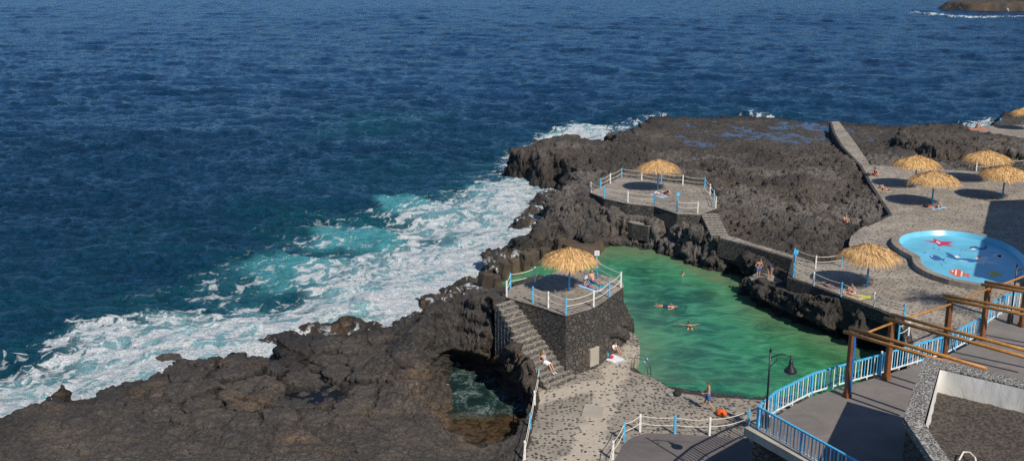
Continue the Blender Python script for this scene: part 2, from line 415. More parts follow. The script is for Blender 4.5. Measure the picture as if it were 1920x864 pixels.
carve(path_px, 2.9, 2.5, .1, .5)
carve(upper_px, ZU, ZU-.3, 0, .5)
dk_ = sdf(X0, Y0, XY(deck_px, ZD)); nk_ = sdf(X0, Y0, XY(near_px, ZN))
Z0 = np.where((dk_ > -3.5) & (dk_ <= 0) & (dP < 3.0) & (X0 > 2.5), np.minimum(Z0, .95-.25*dk_*0), Z0)
Z0 = np.where((nk_ > -3.0) & (nk_ <= 0) & (dP < 2.4) & (Y0 > 61), np.minimum(Z0, 1.9), Z0)
ledge = XY([(1400,517),(1420,510),(1450,512),(1474,525),(1466,542),(1436,535),(1410,530)], 1.68); dl_ = sdf(X0, Y0, ledge)
Z0 = np.where(dl_ > -1.0, np.maximum(Z0, 1.58+np.minimum(dl_, 0)*3.2), Z0); Z0 = np.where(dl_ > .1, np.minimum(Z0, 1.58), Z0)
# normals, displacement along them, so that cliffs get overhangs
gy = np.gradient(Z0, axis=0)/np.gradient(Y0, axis=0)
gx = np.gradient(Z0, axis=1)/np.gradient(X0, axis=1)
gyx = gy - gx*A0*0
nl = np.sqrt(gx*gx+gyx*gyx+1); nx, ny, nz = -gx/nl, -gyx/nl, 1/nl
steep = 1-nz
far_s = np.clip(Y0/70, .8, 1.6)
d1 = fbm(X0*.8, Y0*.8, Z0*.8, 4, seed=41)
d2 = fbm(X0*2.4, Y0*2.4, Z0*2.4, 3, seed=47, ridged=True)
w1, w2, wc = worley(X0*1.0+d1*.5, Y0*1.0+d1*.3, Z0*1.1, seed=3)
blocky = (wc-.5)*.9*sstep(.0, .12, w2-w1) - .45*(1-sstep(.0, .14, w2-w1))
dsp = (d1*(.20+.95*steep) + d2*(.10+.16*steep+.06*rough) + blocky*(.08+.58*steep+.17*rough))
w3, w4, wd = worley(X0*2.6+d1, Y0*2.6+d2*.3, Z0*2.6, seed=9)
dsp += ((wd-.5)*.8*sstep(0, .15, w4-w3) - .4*(1-sstep(0, .16, w4-w3)))*(.065+.18*steep+.17*rough)
d4 = fbm(X0*5.5, Y0*5.5, Z0*5.5, 2, seed=52, ridged=True); dsp += d4*(.035+.06*rough)
calm = np.ones_like(X0)
for px, z in ((near_px, ZN), (deck_px, ZD), (prom_px, ZP), (terr_px, ZT), (far_px, ZF), (path_px, 2.9), (upper_px, ZU)):
    calm = np.minimum(calm, np.clip(.1-sdf(X0, Y0, XY(px, z))/.5, .12, 1))
calm = np.minimum(calm, np.clip(.1-sdf(X0, Y0, stair_poly)/.35, .1, 1)); calm = np.where(dl_ > 0, .12, calm)
calm = np.where(wetz > .1, np.minimum(calm, 1-.45*wetz), calm)
runs = [XY([(765,590),(800,560),(850,540),(890,525)], .6), XY([(985,390),(1015,380),(1038,372)], .6), XY([(985,440),(990,415),(1000,398)], .6), XY([(540,640),(620,632),(690,635)], .9), XY([(300,690),(260,716)], .5), XY([(935,505),(965,490)], .6), XY([(735,622),(765,606)], .5), XY([(960,475),(985,452)], .6)]
fr = np.zeros_like(X0)
for q, wd in zip(runs, (3.2, 3.6, 2.0, 2.0, 1.0, 1.2, 1.6, 1.0)): fr = np.maximum(fr, np.exp(-(dline(X0, Y0, q)/wd)**2))
fr *= (1-sstep(.9, 2.2, Z0))
dsp += steep*.20*np.sin(Z0*8.5+5*d1+X0*.3)*(Z0 > .1)
fg = 1-sstep(60, 68, Y0)
dsp *= 1-.35*fg*(1-steep)
dsp *= calm*(1-.5*np.clip(fr, 0, 1))
Xt = X0+nx*dsp; Yt = Y0+ny*dsp; Zt = Z0+nz*dsp
# undercut back wall of the tide pool: the cave below the arch
hc = hole.mean(0)
back = sstep(.0, 3.0, Y0-hc[1])*np.exp(-np.maximum(dH-.2, 0)*.9)*sstep(-.6, .2, Z0)*(1-sstep(.9, 2.3, Z0))
Yt = Yt + back*3.4*(dH > -.3)*(dH < 2.4)
rgt = sstep(.5, 3.0, X0-hc[0])*np.exp(-np.maximum(dH-.2, 0)*.9)*sstep(-.6, .2, Z0)*(1-sstep(.7, 1.9, Z0))
Xt = Xt + rgt*.8*(dH > -.3)*(dH < 2.0)
# undercut of the cliff below the terrace
bk2 = (dP > -.2)*(dP < 1.3)*sstep(-.4, .2, Z0)*(1-sstep(.5, 1.2, Z0))*(X0 > P(1390, 530, 0).x-1)*(Y0 > 62)
Xt = Xt + bk2*.9; Yt = Yt + bk2*.5

shore = sdf(X0, Y0, coast)
wet = np.maximum((1-sstep(.35, 1.3, Zt))*(dC < 9), (1-sstep(1.0, 5.5, shore+wob*2.5))*(1-sstep(2.2, 3.8, Zt))*.9)
wet = np.maximum(wet, (1-sstep(.3, .9, Zt))*(dP < 3))
wet = np.maximum(wet, (1-sstep(.3, 2.4, shore+wob*1.5))*(Y0 < 62)*.9)
wet = np.maximum(wet, plate*sstep(.1, .6, crack+.4*fbm(X0*.8, Y0*.8, octv=2, seed=77)))
sea_side = (1-sstep(0, 4.5, shore+wob*2))
ochre = sea_side*sstep(-.1, .45, fbm(X0*.7, Y0*.7, Z0*.7, 3, seed=61))*(1-sstep(1.6, 3.0, Zt))*(Y0 < 110)
och2 = sstep(.22, .5, fbm(X0*.22, Y0*.22, Z0*.22, 3, seed=66))*(1-rough*.7)*.6
cpx = XY([(880,640,4.5),(800,700,3.5),(860,770,2.5),(280,740,2.6),(560,830,2.9),(920,590,5),(600,700,2.2)])
for c_, r_ in zip(cpx, (2.2, 2.0, 1.6, .9, 1.2, 1.2, .8)):
    och2 = np.maximum(och2, np.exp(-((X0-c_[0])**2+(Y0-c_[1])**2)/r_**2)*sstep(-.3, .3, fbm(X0*.9, Y0*.9, octv=3, seed=71)))
ochre = np.maximum(ochre, och2*.8)
pale = sstep(.10, .55, fbm(X0*.5, Y0*.5, Z0*.5, 4, seed=81, ridged=True))*sstep(-.15, .25, fbm(X0*.09, Y0*.09, octv=2, seed=84))*rough*(1-wetz)

def rock_material():
    m, t, b = newmat('basalt'); c = GEO(t)
    n1 = NOI(t, c, .8, 6, .6); n2 = NOI(t, c, 4.5, 5, .65); n3 = NOI(t, c, 17, 3, .6); nbig = NOI(t, c, .13, 3, .5)
    col = MX(t, SS(t, n1, .3, .7), (.041, .036, .033), (.098, .083, .071))
    col = MX(t, SS(t, nbig, .38, .62), MX(t, .72, col, (.032, .030, .029)), col)
    zone2 = NOI(t, c, .28, 4, .6, .8)
    col = MX(t, SS(t, zone2, .5, .66, 0, .55), col, (.125, .098, .072))
    col = MX(t, SS(t, n2, .42, .75, 0, .6), col, (.125, .106, .088))
    col = MX(t, SS(t, n2, .46, .25, 0, .75), col, (.016, .014, .013))
    och = MA(t, 'MULTIPLY', ATT(t, 'ochre'), SS(t, n2, .3, .62), clamp=True)
    col = MX(t, MA(t, 'MULTIPLY', och, .9), col, (.20, .115, .05))
    pl = MA(t, 'MULTIPLY', ATT(t, 'pale'), SS(t, n3, .4, .6))
    col = MX(t, MA(t, 'MULTIPLY', pl, .7), col, (.26, .235, .21))
    spk = VOR(t, c, 2.2); spk = MA(t, 'MULTIPLY', SS(t, spk, .10, .05), SS(t, n1, .55, .62))
    col = MX(t, spk, col, (.30, .27, .24))
    col = MX(t, MA(t, 'MULTIPLY', ATT(t, 'crack'), SS(t, n1, .3, .6, .35, .85)), col, (.012, .011, .010))
    wet_ = MA(t, 'MULTIPLY', ATT(t, 'wet'), SS(t, n1, .2, .5, .6, 1.0), clamp=True)
    col = MX(t, MA(t, 'MULTIPLY', wet_, .78), col, MX(t, .35, (.012, .010, .009), MX(t, och, (.012, .010, .009), (.16, .085, .03))))
    # thin white water running over the low rocks
    wv = N(t, 'TexNoise', None, {'Scale': .8, 'Detail': 3.0, 'Roughness': .62, 'Distortion': 1.2}); t.links.new(c, wv.inputs['Vector'])
    rid = MA(t, 'ABSOLUTE', MA(t, 'SUBTRACT', wv.outputs['Fac'], .5))
    fo = MA(t, 'MULTIPLY', SS(t, wv.outputs['Fac'], .53, .66), .75)
    fo = MA(t, 'MULTIPLY', fo, SS(t, ATT(t, 'foamr'), .15, .6))
    col = MX(t, fo, col, (.72, .77, .78))
    put(t, b.inputs['Base Color'], col)
    put(t, b.inputs['Roughness'], MA(t, 'SUBTRACT', .9, MA(t, 'MULTIPLY', wet_, .3)))
    b.inputs['Specular IOR Level'].default_value = .35
    cw = N(t, 'TexNoise', None, {'Vector': c, 'Scale': 1.1, 'Detail': 4}).outputs['Color']; cr = VOR(t, VM(t, 'ADD', c, VM(t, 'MULTIPLY', cw, (1.6, 1.6, 1.6))), 1.5, 'DISTANCE_TO_EDGE')
    h = MA(t, 'ADD', MA(t, 'MULTIPLY', n2, .6), MA(t, 'MULTIPLY', n3, .3))
    h = MA(t, 'ADD', h, MA(t, 'MULTIPLY', MA(t, 'MULTIPLY', SS(t, cr, 0, .05), SS(t, n1, .4, .6, .2, 1)), .38))
    put(t, b.inputs['Normal'], BUMP(t, h, 1.0, .22))
    return m
M_ROCK = rock_material()
keep = (Zt > -.9) & (dC > -2.5)
hidden = (sdf(X0, Y0, XY(deck_px, ZD)) > 1.2) | (sdf(X0, Y0, XY(terr_px, ZT)) > 1.2) | (sdf(X0, Y0, XY(prom_px, ZP)) > 1.5)
keep &= ~hidden
tag(grid_mesh('terrain', Xt, Yt, Zt, M_ROCK, keep, {'wet': wet, 'ochre': ochre, 'foamr': fr, 'pale': pale, 'crack': np.clip(crack*(.15+.85*plate)*(1-rough*.7)+.35*(1-sstep(0, .08, w2-w1))+.25*(1-sstep(0, .10, w4-w3)), 0, 1)*(1-np.clip(fr*1.5, 0, 1))}), kind='structure')

# ------------------------------------------------------------------ sea
vv = np.concatenate([np.linspace(1000, 866, 70)[:-1], np.arange(866, -60, -1.15), [-66, -72, -77, -81, -84.5, -87]])
dep = PITCH + np.arctan((vv-432)/FPX); ys = CAMH/np.tan(dep)
sa = np.linspace(-.72, .74, 1320)
Ys, As = np.meshgrid(ys, sa, indexing='ij'); Xs = (As*Ys).astype(np.float32); Ys = Ys.astype(np.float32)
dyr = np.abs(np.gradient(ys))[:, None].astype(np.float32)
shS = -sdf(Xs, Ys, coast)            # metres out to sea
swx = fbm(Xs*.10, Ys*.10, octv=3, seed=101); swy = fbm(Xs*.10, Ys*.10, octv=3, seed=105)
Zs = np.zeros_like(Xs); DX = np.zeros_like(Xs); DY = np.zeros_like(Xs)
rs = np.random.RandomState(5)
NW = 72
att = np.clip(.45+shS/22, .35, 1)
gust = 1+.65*fbm(Xs*.012, Ys*.02, octv=3, seed=120)
for i in range(NW):
    lam = .9*(24/.9)**((i+rs.rand())/NW)
    th = math.radians(-100 + rs.normal()*34)
    kx, ky = math.cos(th)*2*math.pi/lam, math.sin(th)*2*math.pi/lam
    amp = .0060*lam*(2.5 if lam < 2.6 else (1.45 if lam < 5 else (.9 if lam < 9 else .50)))
    lim = np.clip((lam/(dyr*abs(math.sin(th))+Ys*.0011)-2.0)/1.6, 0, 1)
    ph = kx*(Xs+swx*lam*.5) + ky*(Ys+swy*lam*.5) + rs.rand()*6.283
    a_ = amp*lim
    Zs += a_*np.cos(ph); sn = a_*np.sin(ph)*.85
    DX -= sn*math.cos(th); DY -= sn*math.sin(th)
Zs *= att*gust; DX *= att*gust; DY *= att*gust
# foam and aerated water, zones in metres round surveyed outlines
def zone(px, soft): return sstep(-soft, soft, sdf(Xs, Ys, XY(px, 0)) + 1.8*swx*soft*.6)
inner = [(-200,815),(-60,755),(40,722),(130,685),(190,655),(260,625),(330,608),(420,606),(500,592),(560,582),(640,562),(700,540),(760,510),(800,480),(840,450),(870,415),(895,385),(925,355),(955,338),(1060,330),(1060,420),(900,560),(760,660),(400,720),(0,860),(-200,900)]
mid = [(-200,775),(0,690),(70,670),(140,622),(250,596),(330,574),(420,580),(520,556),(570,520),(640,505),(700,490),(740,455),(770,430),(740,412),(830,380),(870,362),(915,345),(950,320),(1060,330),(1060,420),(900,560),(760,660),(400,720),(0,860),(-200,900)]
outer = [(-200,770),(0,670),(120,615),(230,560),(300,530),(360,520),(420,470),(500,420),(600,400),(700,372),(820,345),(900,318),(960,300),(1060,330),(1060,420),(900,560),(760,660),(400,720),(0,860),(-200,900)]
D = np.maximum.reduce([zone(inner, 3.5)*.84, zone(mid, 4.5)*.66, zone(outer, 6)*.16])
spur = [(1000,262),(1030,246),(1085,233),(1140,238),(1146,262),(1100,280),(1040,275)]
D = np.maximum(D, zone(spur, 3)*.85)
D = np.maximum(D, zone([(985,275),(1060,240),(1150,233),(1200,222),(1230,214),(1230,230),(1150,260),(1000,290)], 4)*.42)
D = np.maximum(D, zone([(1730,240),(1800,232),(1868,226),(1880,240),(1760,246)], 3)*.8)
D = np.maximum(D, zone([(905,345),(940,300),(975,278),(990,290),(950,345)], 2)*.5)
D = np.maximum(D, zone([(1380,216),(1420,208),(1450,216),(1420,222)], 3)*.35)
D = np.maximum(D, zone([(1712,21),(1760,26),(1830,31),(1960,29),(1960,31),(1820,34),(1720,25)], 5)*.6)
near = np.exp(-np.maximum(shS-1.0, 0)/2.6)*(Ys < 100); D = np.maximum(D, near*.97)
turq = np.maximum.reduce([zone([(690,372),(780,372),(870,395),(880,410),(800,412),(720,402)], 2.0),
    zone([(560,430),(640,420),(760,440),(800,455),(740,480),(640,478),(570,470)], 2.5)*.95, zone([(430,490),(520,470),(620,490),(700,510),(600,560),(470,560)], 3)*.8,
    zone([(540,560),(620,540),(760,540),(720,580),(600,610)], 2)*.9, zone([(870,350),(960,335),(960,390),(880,385)], 2)*.9, zone([(90,740),(330,640),(540,610),(500,660),(200,740),(0,820)], 2)*.75, zone(spur, 4)*.7])
teal = np.maximum(zone(outer, 9)*.55, zone([(560,262),(640,205),(800,205),(860,225),(760,262)], 9)*.28)
teal = np.maximum(teal, zone([(-200,520),(200,500),(600,330),(980,250),(1300,200),(1500,216),(1000,500),(0,900),(-200,900)], 20)*.25)
# waves breaking: the turquoise backs stand a little higher
Zs = Zs + .35*turq*zone(outer, 4)
wx = Xs + 1.3*fbm(Xs*.33, Ys*.33, octv=3, seed=130) + DX; wy = Ys + 1.3*fbm(Xs*.33, Ys*.33, octv=3, seed=135) + DY
r1 = 1-np.abs(gnoise(wx*.33, wy*.33, seed=140))*2.0
r2 = 1-np.abs(gnoise(wx*.85, wy*.85, seed=142))*2.0
r3 = 1-np.abs(gnoise(wx*1.9, wy*1.9, seed=144))*2.0
blot = fbm(wx*.22, wy*.22, octv=4, seed=147)
sa_, sb_ = wx*.88+wy*.47, -wx*.47+wy*.88
lace = .16*r1+.26*r2+.22*r3+1.0*fbm(sa_*.34, sb_*.85, octv=6, seed=148, gain=.62)
Dl = np.clip(D + .55*blot*np.clip(D*2.2, 0, 1)*(1-D*.75), 0, 1)
qs = np.linspace(0, 1, 101); Lr = np.interp(lace, np.quantile(lace[::9, ::9], qs), qs)
foam = sstep(1-Dl-.36, 1-Dl+.42, Lr)*np.clip(D*6, 0, 1)
webn = sstep(.62, .98, np.maximum(r2, r3*.96))*sstep(.10, .5, D)*sstep(-.35, .2, blot); foam = np.maximum(foam, .62*webn)
milk = np.clip(sstep(.22, .75, Dl)*(.75+.6*fbm(wx*.3, wy*.3, octv=3, seed=151)), 0, 1)
# a few whitecaps out at sea
cap = sstep(.62, .8, fbm(Xs*.05, Ys*.12, octv=3, seed=150))*sstep(.15, .4, Zs)*sstep(.5, .9, r2)*(Ys < 260)
foam = np.maximum(foam, cap*.6)
aer = np.clip(np.maximum.reduce([teal*(1+.5*blot), turq*(1.0+.5*blot), Dl*1.05*sstep(.08, .5, D)]), 0, 1)
inpool = sdf(Xs, Ys, pool) > -1.5
Zs = np.where(inpool, -1.5, Zs)
surge = zone(inner, 2.0)*np.exp(-np.maximum(shS, 0)/5.0); Zs = Zs + .28*surge + .10*surge*blot
keepS = (shS > -7.5) & ~inpool

def sea_material():
    m, t, b = newmat('sea_water'); c = GEO(t)
    fo = ATT(t, 'foam'); ae = ATT(t, 'aer')
    patch = NOI(t, COORD(t, 'Object', (.012, .03, .02)), 1, 3)
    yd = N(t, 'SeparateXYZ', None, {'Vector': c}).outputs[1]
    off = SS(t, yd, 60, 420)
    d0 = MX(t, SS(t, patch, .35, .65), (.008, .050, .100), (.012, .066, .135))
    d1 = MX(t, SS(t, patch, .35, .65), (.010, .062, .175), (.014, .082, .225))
    deep = MX(t, off, d0, d1)  # bluer with distance: the sky's reflection painted into the water colour
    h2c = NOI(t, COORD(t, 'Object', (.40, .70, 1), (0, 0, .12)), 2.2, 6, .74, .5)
    deep = MX(t, SS(t, h2c, .40, .62), MX(t, .35, deep, (.002, .012, .032)), MX(t, .3, deep, (.02, .10, .24)))  # light and dark ripple facets painted as colour
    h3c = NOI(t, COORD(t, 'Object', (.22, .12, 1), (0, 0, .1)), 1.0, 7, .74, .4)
    deep = MX(t, MA(t, 'MULTIPLY', off, SS(t, h3c, .54, .42)), deep, (.003, .018, .055)); deep = MX(t, MA(t, 'MULTIPLY', MA(t, 'MULTIPLY', off, .5), SS(t, h3c, .52, .66)), deep, (.03, .12, .27))  # distant wave light and shade put into the colour as well
    col = MX(t, SS(t, ae, 0, .45), deep, (.008, .085, .125))
    col = MX(t, SS(t, ae, .38, .95), col, (.10, .42, .47))
    col = MX(t, MA(t, 'MULTIPLY', ATT(t, 'milk'), .8), col, (.40, .64, .68))
    fine = NOI(t, COORD(t, 'Object', (.7, 1.1, 1)), 2.6, 7, .75, .9)
    fo2 = SS(t, MA(t, 'ADD', fo, MA(t, 'MULTIPLY', MA(t, 'SUBTRACT', fine, .5), .9)), .18, .86)
    fo2 = MA(t, 'MULTIPLY', fo2, SS(t, fo, .02, .12))
    shade = MX(t, SS(t, NOI(t, c, .9, 4), .3, .7), (.74, .83, .86), (.90, .92, .93))
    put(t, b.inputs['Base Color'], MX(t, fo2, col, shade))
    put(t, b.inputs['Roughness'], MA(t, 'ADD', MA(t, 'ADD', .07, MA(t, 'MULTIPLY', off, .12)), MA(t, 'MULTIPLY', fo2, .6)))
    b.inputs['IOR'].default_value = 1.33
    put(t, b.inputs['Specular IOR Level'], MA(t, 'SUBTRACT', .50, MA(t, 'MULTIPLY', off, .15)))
    h1 = NOI(t, COORD(t, 'Object', (.6, 1.5, 1), (0, 0, .15)), 2.2, 4, .65, .3)
    h2 = NOI(t, COORD(t, 'Object', (.46, .80, 1), (0, 0, .12)), 1.9, 6, .72, .5)
    h3 = NOI(t, COORD(t, 'Object', (.22, .12, 1), (0, 0, .1)), 1.0, 7, .70, .4)
    nrm = BUMP(t, h3, off, 3.2); nrm = BUMP(t, h2, 1.0, 1.5, nrm); nrm = BUMP(t, h1, 1.0, .34, nrm)
    rip = SS(t, h2, .36, .66)
    nrm = BUMP(t, fine, MA(t, 'MULTIPLY', fo2, .8), .2, nrm) if False else nrm
    put(t, b.inputs['Normal'], nrm)
    return m
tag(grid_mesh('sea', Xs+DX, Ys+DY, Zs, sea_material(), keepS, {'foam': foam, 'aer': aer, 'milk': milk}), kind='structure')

# ------------------------------------------------------------------ pool water
def pool_material():
    m, t, b = newmat('pool_water'); c = GEO(t)
    big_ = NOI(t, COORD(t, 'Object', (1, .75, 1)), .13, 4, .5, .8); md = NOI(t, COORD(t, 'Object', (.8, 1.2, 1)), .5, 5, .6, 1.2)
    col = MX(t, SS(t, big_, .34, .64), (.010, .105, .060), (.032, .235, .105))
    col = MX(t, SS(t, md, .42, .72, 0, .55), col, (.09, .38, .22))
    col = MX(t, SS(t, md, .5, .28, 0, .6), col, (.003, .05, .042))
    px_ = N(t, 'SeparateXYZ', None, {'Vector': c}).outputs; gl = SS(t, MA(t, 'SUBTRACT', px_[0], MA(t, 'MULTIPLY', px_[1], .6)), -36, -14)
    col = MX(t, MA(t, 'MULTIPLY', gl, .4), col, MX(t, SS(t, md, .3, .7), (.012, .07, .014), (.05, .22, .04)))
    col = MX(t, MA(t, 'MULTIPLY', ATT(t, 'shallow'), SS(t, md, .25, .6, .5, 1)), col, (.13, .20, .105))
    put(t, b.inputs['Base Color'], col)
    b.inputs['Roughness'].default_value = .07; b.inputs['IOR'].default_value = 1.33
    h = NOI(t, COORD(t, 'Object', (.8, 1.5, 1)), 1.7, 4, .55, .6)
    put(t, b.inputs['Normal'], BUMP(t, NOI(t, COORD(t, 'Object', (.7, 1.6, 1)), 5.5, 3, .6, .4), .35, .05, BUMP(t, h, .6, .12)))
    return m
def water_grid(name, px, z, mat, step, amp, shal, pts=None):
    po = XY(px, z) if pts is None else pts
    x0, y0 = po.min(0)-3; x1, y1 = po.max(0)+3
    gx_ = np.arange(x0, x1, step); gy_ = np.arange(y0, y1, step)
    Yg, Xg = np.meshgrid(gy_, gx_, indexing='ij'); Xg = Xg.astype(np.float32); Yg = Yg.astype(np.float32)
    d = sdf(Xg, Yg, po)
    Zg = z + amp*(.6*fbm(Xg*.5, Yg*.7, octv=3, seed=160)+.4*fbm(Xg*1.6, Yg*2.4, octv=2, seed=165))
    return grid_mesh(name, Xg, Yg, Zg, mat, d > -1.2, {'shallow': shal(Xg, Yg, d)})
shelf = XY([(1290,490),(1340,492),(1400,520),(1395,535),(1340,520)], ZW)
def shal(x, y, d):
    s = np.exp(-np.maximum(d, 0)/2.1)*(.75+.5*fbm(x*.5, y*.5, octv=3, seed=172))*(y > 62) + np.exp(-(np.maximum(-sdf(x, y, shelf), 0)/1.0)**2)
    north = P(1180, 470, ZW)
    s = s + .8*np.exp(-(((x-north.x)/5)**2+((y-north.y)/2.5)**2))
    return np.clip(s, 0, 1)
tag(water_grid('pool_water', pool_px, ZW, pool_material(), .2, .06, shal), kind='structure')
def tide_material():
    m, t, b = newmat('tide_pool_water'); c = GEO(t)
    n = NOI(t, c, .9, 5, .6, .5); n2 = NOI(t, c, 2.2, 5, .65, 1.0)
    col = MX(t, SS(t, n, .3, .7), (.008, .022, .022), (.02, .05, .045))
    rid = MA(t, 'ABSOLUTE', MA(t, 'SUBTRACT', n2, .5))
    col = MX(t, MA(t, 'MULTIPLY', SS(t, rid, .05, .0), SS(t, n, .42, .6, 0, .6)), col, (.35, .4, .38))
    sand = MX(t, SS(t, n2, .3, .7), (.012, .009, .006), (.095, .06, .026))
    col = MX(t, ATT(t, 'shallow'), col, sand)
    put(t, b.inputs['Base Color'], col); b.inputs['Roughness'].default_value = .1; b.inputs['IOR'].default_value = 1.33
    put(t, b.inputs['Normal'], BUMP(t, NOI(t, c, 2.5, 4), .6, .12))
    return m
hw = XY([(q[0], q[1]) for q in hole_px], ZW); hw = hw + np.sign(hw-hw.mean(0))*np.array([.5, .8]); hy0 = P(900, 775, ZW).y
def shal2(x, y, d): return 1-sstep(-1.0, 1.0, y-hy0+.8*fbm(x*.8, y*.8, octv=3, seed=170))
hw[:, 1] = np.where(hw[:, 1] > hw[:, 1].mean()+2, hw[:, 1]+3.0, hw[:, 1])
tag(water_grid('tide_pool_water', None, ZW-.1, tide_material(), .25, .1, shal2, pts=hw), kind='structure')
def puddle_material():
    m, t, b = newmat('puddle_water')
    put(t, b.inputs['Base Color'], (.055, .06, .068)); b.inputs['Roughness'].default_value = .15; b.inputs['IOR'].default_value = 1.33; b.inputs['Specular IOR Level'].default_value = .15
    put(t, b.inputs['Normal'], BUMP(t, NOI(t, GEO(t), 1.2, 3), .15, .05)); return m
M_PUD = puddle_material()
M_PUD2 = M_PUD.copy(); M_PUD2.name = 'dark_puddle'; _b = M_PUD2.node_tree.nodes['Principled BSDF']; _b.inputs['Base Color'].default_value = (.008, .009, .011, 1); _b.inputs['Roughness'].default_value = .3; _b.inputs['Specular IOR Level'].default_value = .12
for px, z in (([(1200,262),(1200,232),(1300,226),(1420,226),(1555,232),(1575,262),(1500,272),(1440,290),(1300,275)], 1.93), ([(1570,236),(1610,236),(1660,262),(1610,268)], 2.42)):
    in_ = sdf(X0, Y0, XY(px, z)) > 0; z = float(np.quantile(Zt[in_], .32))
    o = MB().sheet([(p.x, p.y) for p in PL(px, z)], z).build('rock_pool_water', M_PUD); tag(o, kind='structure')
in_ = sdf(X0, Y0, XY([(545,690),(600,672),(680,690),(690,760),(640,815),(560,800),(510,760)], 1.93)) > 0; zpd = float(np.quantile(Zt[in_], .16))
o = MB().sheet([(p.x, p.y) for p in PL([(545,690),(600,672),(680,690),(690,760),(640,815),(560,800),(510,760)], 1.93)], zpd).build('rock_pool_water', M_PUD2); tag(o, kind='structure')

# ------------------------------------------------------------------ islet far off at the top right
gu = np.linspace(-1, 1, 260); gv = np.linspace(-1, 1, 120)
ic = P(2035, 17, 0); V_, U_ = np.meshgrid(gv, gu, indexing='ij')
IX = (ic.x + U_*90).astype(np.float32); IY = (ic.y + V_*45).astype(np.float32)
rr = np.sqrt(((IX-ic.x-12)/44)**2+((IY-ic.y-4)/30)**2)+.18*fbm(IX*.05, IY*.05, octv=3, seed=180)
shelfI = np.sqrt(((IX-ic.x+6)/62)**2+((IY-ic.y)/24)**2)+.12*fbm(IX*.06, IY*.06, octv=3, seed=182)
IZ = np.maximum(26*np.clip(1.0-rr, -1, 1)**1.0 + 4*(rr < .95), 0)*sstep(1.05, .85, rr)
IZ = np.maximum(IZ, 3.6*sstep(1.06, .98, shelfI)) - 1.0 + 1.6*fbm(IX*.12, IY*.12, IZ*.12, 4, seed=184, ridged=True)*sstep(1.1, .9, shelfI)
och = .7*sstep(4.5, 2.0, IZ)*sstep(-.2, .3, fbm(IX*.2, IY*.1, octv=3, seed=186)); wetI = sstep(5, 1.2, IZ)*.6
frI = sstep(3.4, .5, IZ)*sstep(.1, .45, fbm(IX*.28, IY*.05, octv=2, seed=188))*.8*(IX < ic.x-25)
tag(grid_mesh('islet_terrain', IX, IY, IZ, M_ROCK, IZ > -.8, {'wet': wetI, 'ochre': och, 'foamr': frI, 'pale': och*0}), kind='structure')
# ------------------------------------------------------------------ surfaces of built things
def seg_dist(t, c, a, b):
    """distance from shading point (xy) to the segment a-b"""
    ab = (b[0]-a[0], b[1]-a[1], 0); L = ab[0]**2+ab[1]**2
    flat = VM(t, 'MULTIPLY', c, (1, 1, 0))
    pa = VM(t, 'SUBTRACT', flat, (a[0], a[1], 0))
    h = MA(t, 'DIVIDE', VM(t, 'DOT_PRODUCT', pa, ab), L, clamp=True)
    s = t.nodes.new('ShaderNodeVectorMath'); s.operation = 'SCALE'; s.inputs[0].default_value = ab; t.links.new(h, s.inputs['Scale'])
    return VM(t, 'LENGTH', VM(t, 'SUBTRACT', pa, s.outputs[0]))
def pebble_pave(name, scale, size, mortar, stone, tracks=(), tw=.8, rot=0.0, stretch=1.5, var=.55):
    m, t, b = newmat(name); c = GEO(t)
    mp = N(t, 'Mapping', None, {'Vector': c, 'Scale': (1, stretch, 1), 'Rotation': (0, 0, rot)}).outputs[0]
    wob_ = N(t, 'TexNoise', None, {'Vector': c, 'Scale': .9, 'Detail': 2}).outputs['Color']
    mp = VM(t, 'ADD', mp, VM(t, 'MULTIPLY', wob_, (.5, .5, 0)))
    mp = VM(t, 'MULTIPLY', mp, (1, 1, 0))
    v = N(t, 'TexVoronoi', {'feature': 'F1'}, {'Vector': mp, 'Scale': scale, 'Randomness': .6})
    dd = v.outputs['Distance']; rnd = N(t, 'SeparateColor', None, {'Color': v.outputs['Color']}).outputs
    lim = MA(t, 'MULTIPLY_ADD', rnd[0], size*.35, size*.78)
    edge = N(t, 'TexNoise', None, {'Vector': c, 'Scale': 14.0, 'Detail': 2}).outputs['Fac']
    dd = MA(t, 'ADD', dd, MA(t, 'MULTIPLY', MA(t, 'SUBTRACT', edge, .5), .16))
    st = SS(t, MA(t, 'SUBTRACT', dd, lim), .05, -.05)
    blot = NOI(t, c, .35, 5, .6); fine = NOI(t, c, 9, 4, .6)
    mo = MX(t, SS(t, blot, .3, .7), tuple(x*.68 for x in mortar), tuple(x*1.12 for x in mortar))
    mo = MX(t, SS(t, fine, .35, .75, 0, .45), mo, tuple(x*.6 for x in mortar))
    if tracks:
        d = None
        for a, bb in tracks:
            q = seg_dist(t, c, a, bb); d = q if d is None else MA(t, 'MINIMUM', d, q)
        d = MA(t, 'ADD', d, MA(t, 'MULTIPLY', MA(t, 'SUBTRACT', NOI(t, c, .8, 4), .5), 1.8))
        k_ = SS(t, d, tw, tw*.55)
        mo = MX(t, MA(t, 'MULTIPLY', k_, .8), mo, MX(t, SS(t, fine, .3, .7), (.40, .345, .27), (.50, .43, .34)))
        lim2 = MA(t, 'SUBTRACT', 1.0, MA(t, 'MULTIPLY', k_, MA(t, 'MULTIPLY', SS(t, rnd[1], .5, .6), .85)))
        st = MA(t, 'MULTIPLY', st, lim2)
    sc_ = MX(t, rnd[2], tuple(x*(1-var) for x in stone), tuple(x*(1+var) for x in stone))
    put(t, b.inputs['Base Color'], MX(t, st, mo, sc_))
    b.inputs['Roughness'].default_value = .85
    put(t, b.inputs['Normal'], BUMP(t, MA(t, 'ADD', MA(t, 'MULTIPLY', st, .6), MA(t, 'MULTIPLY', fine, .4)), .6, .05))
    return m
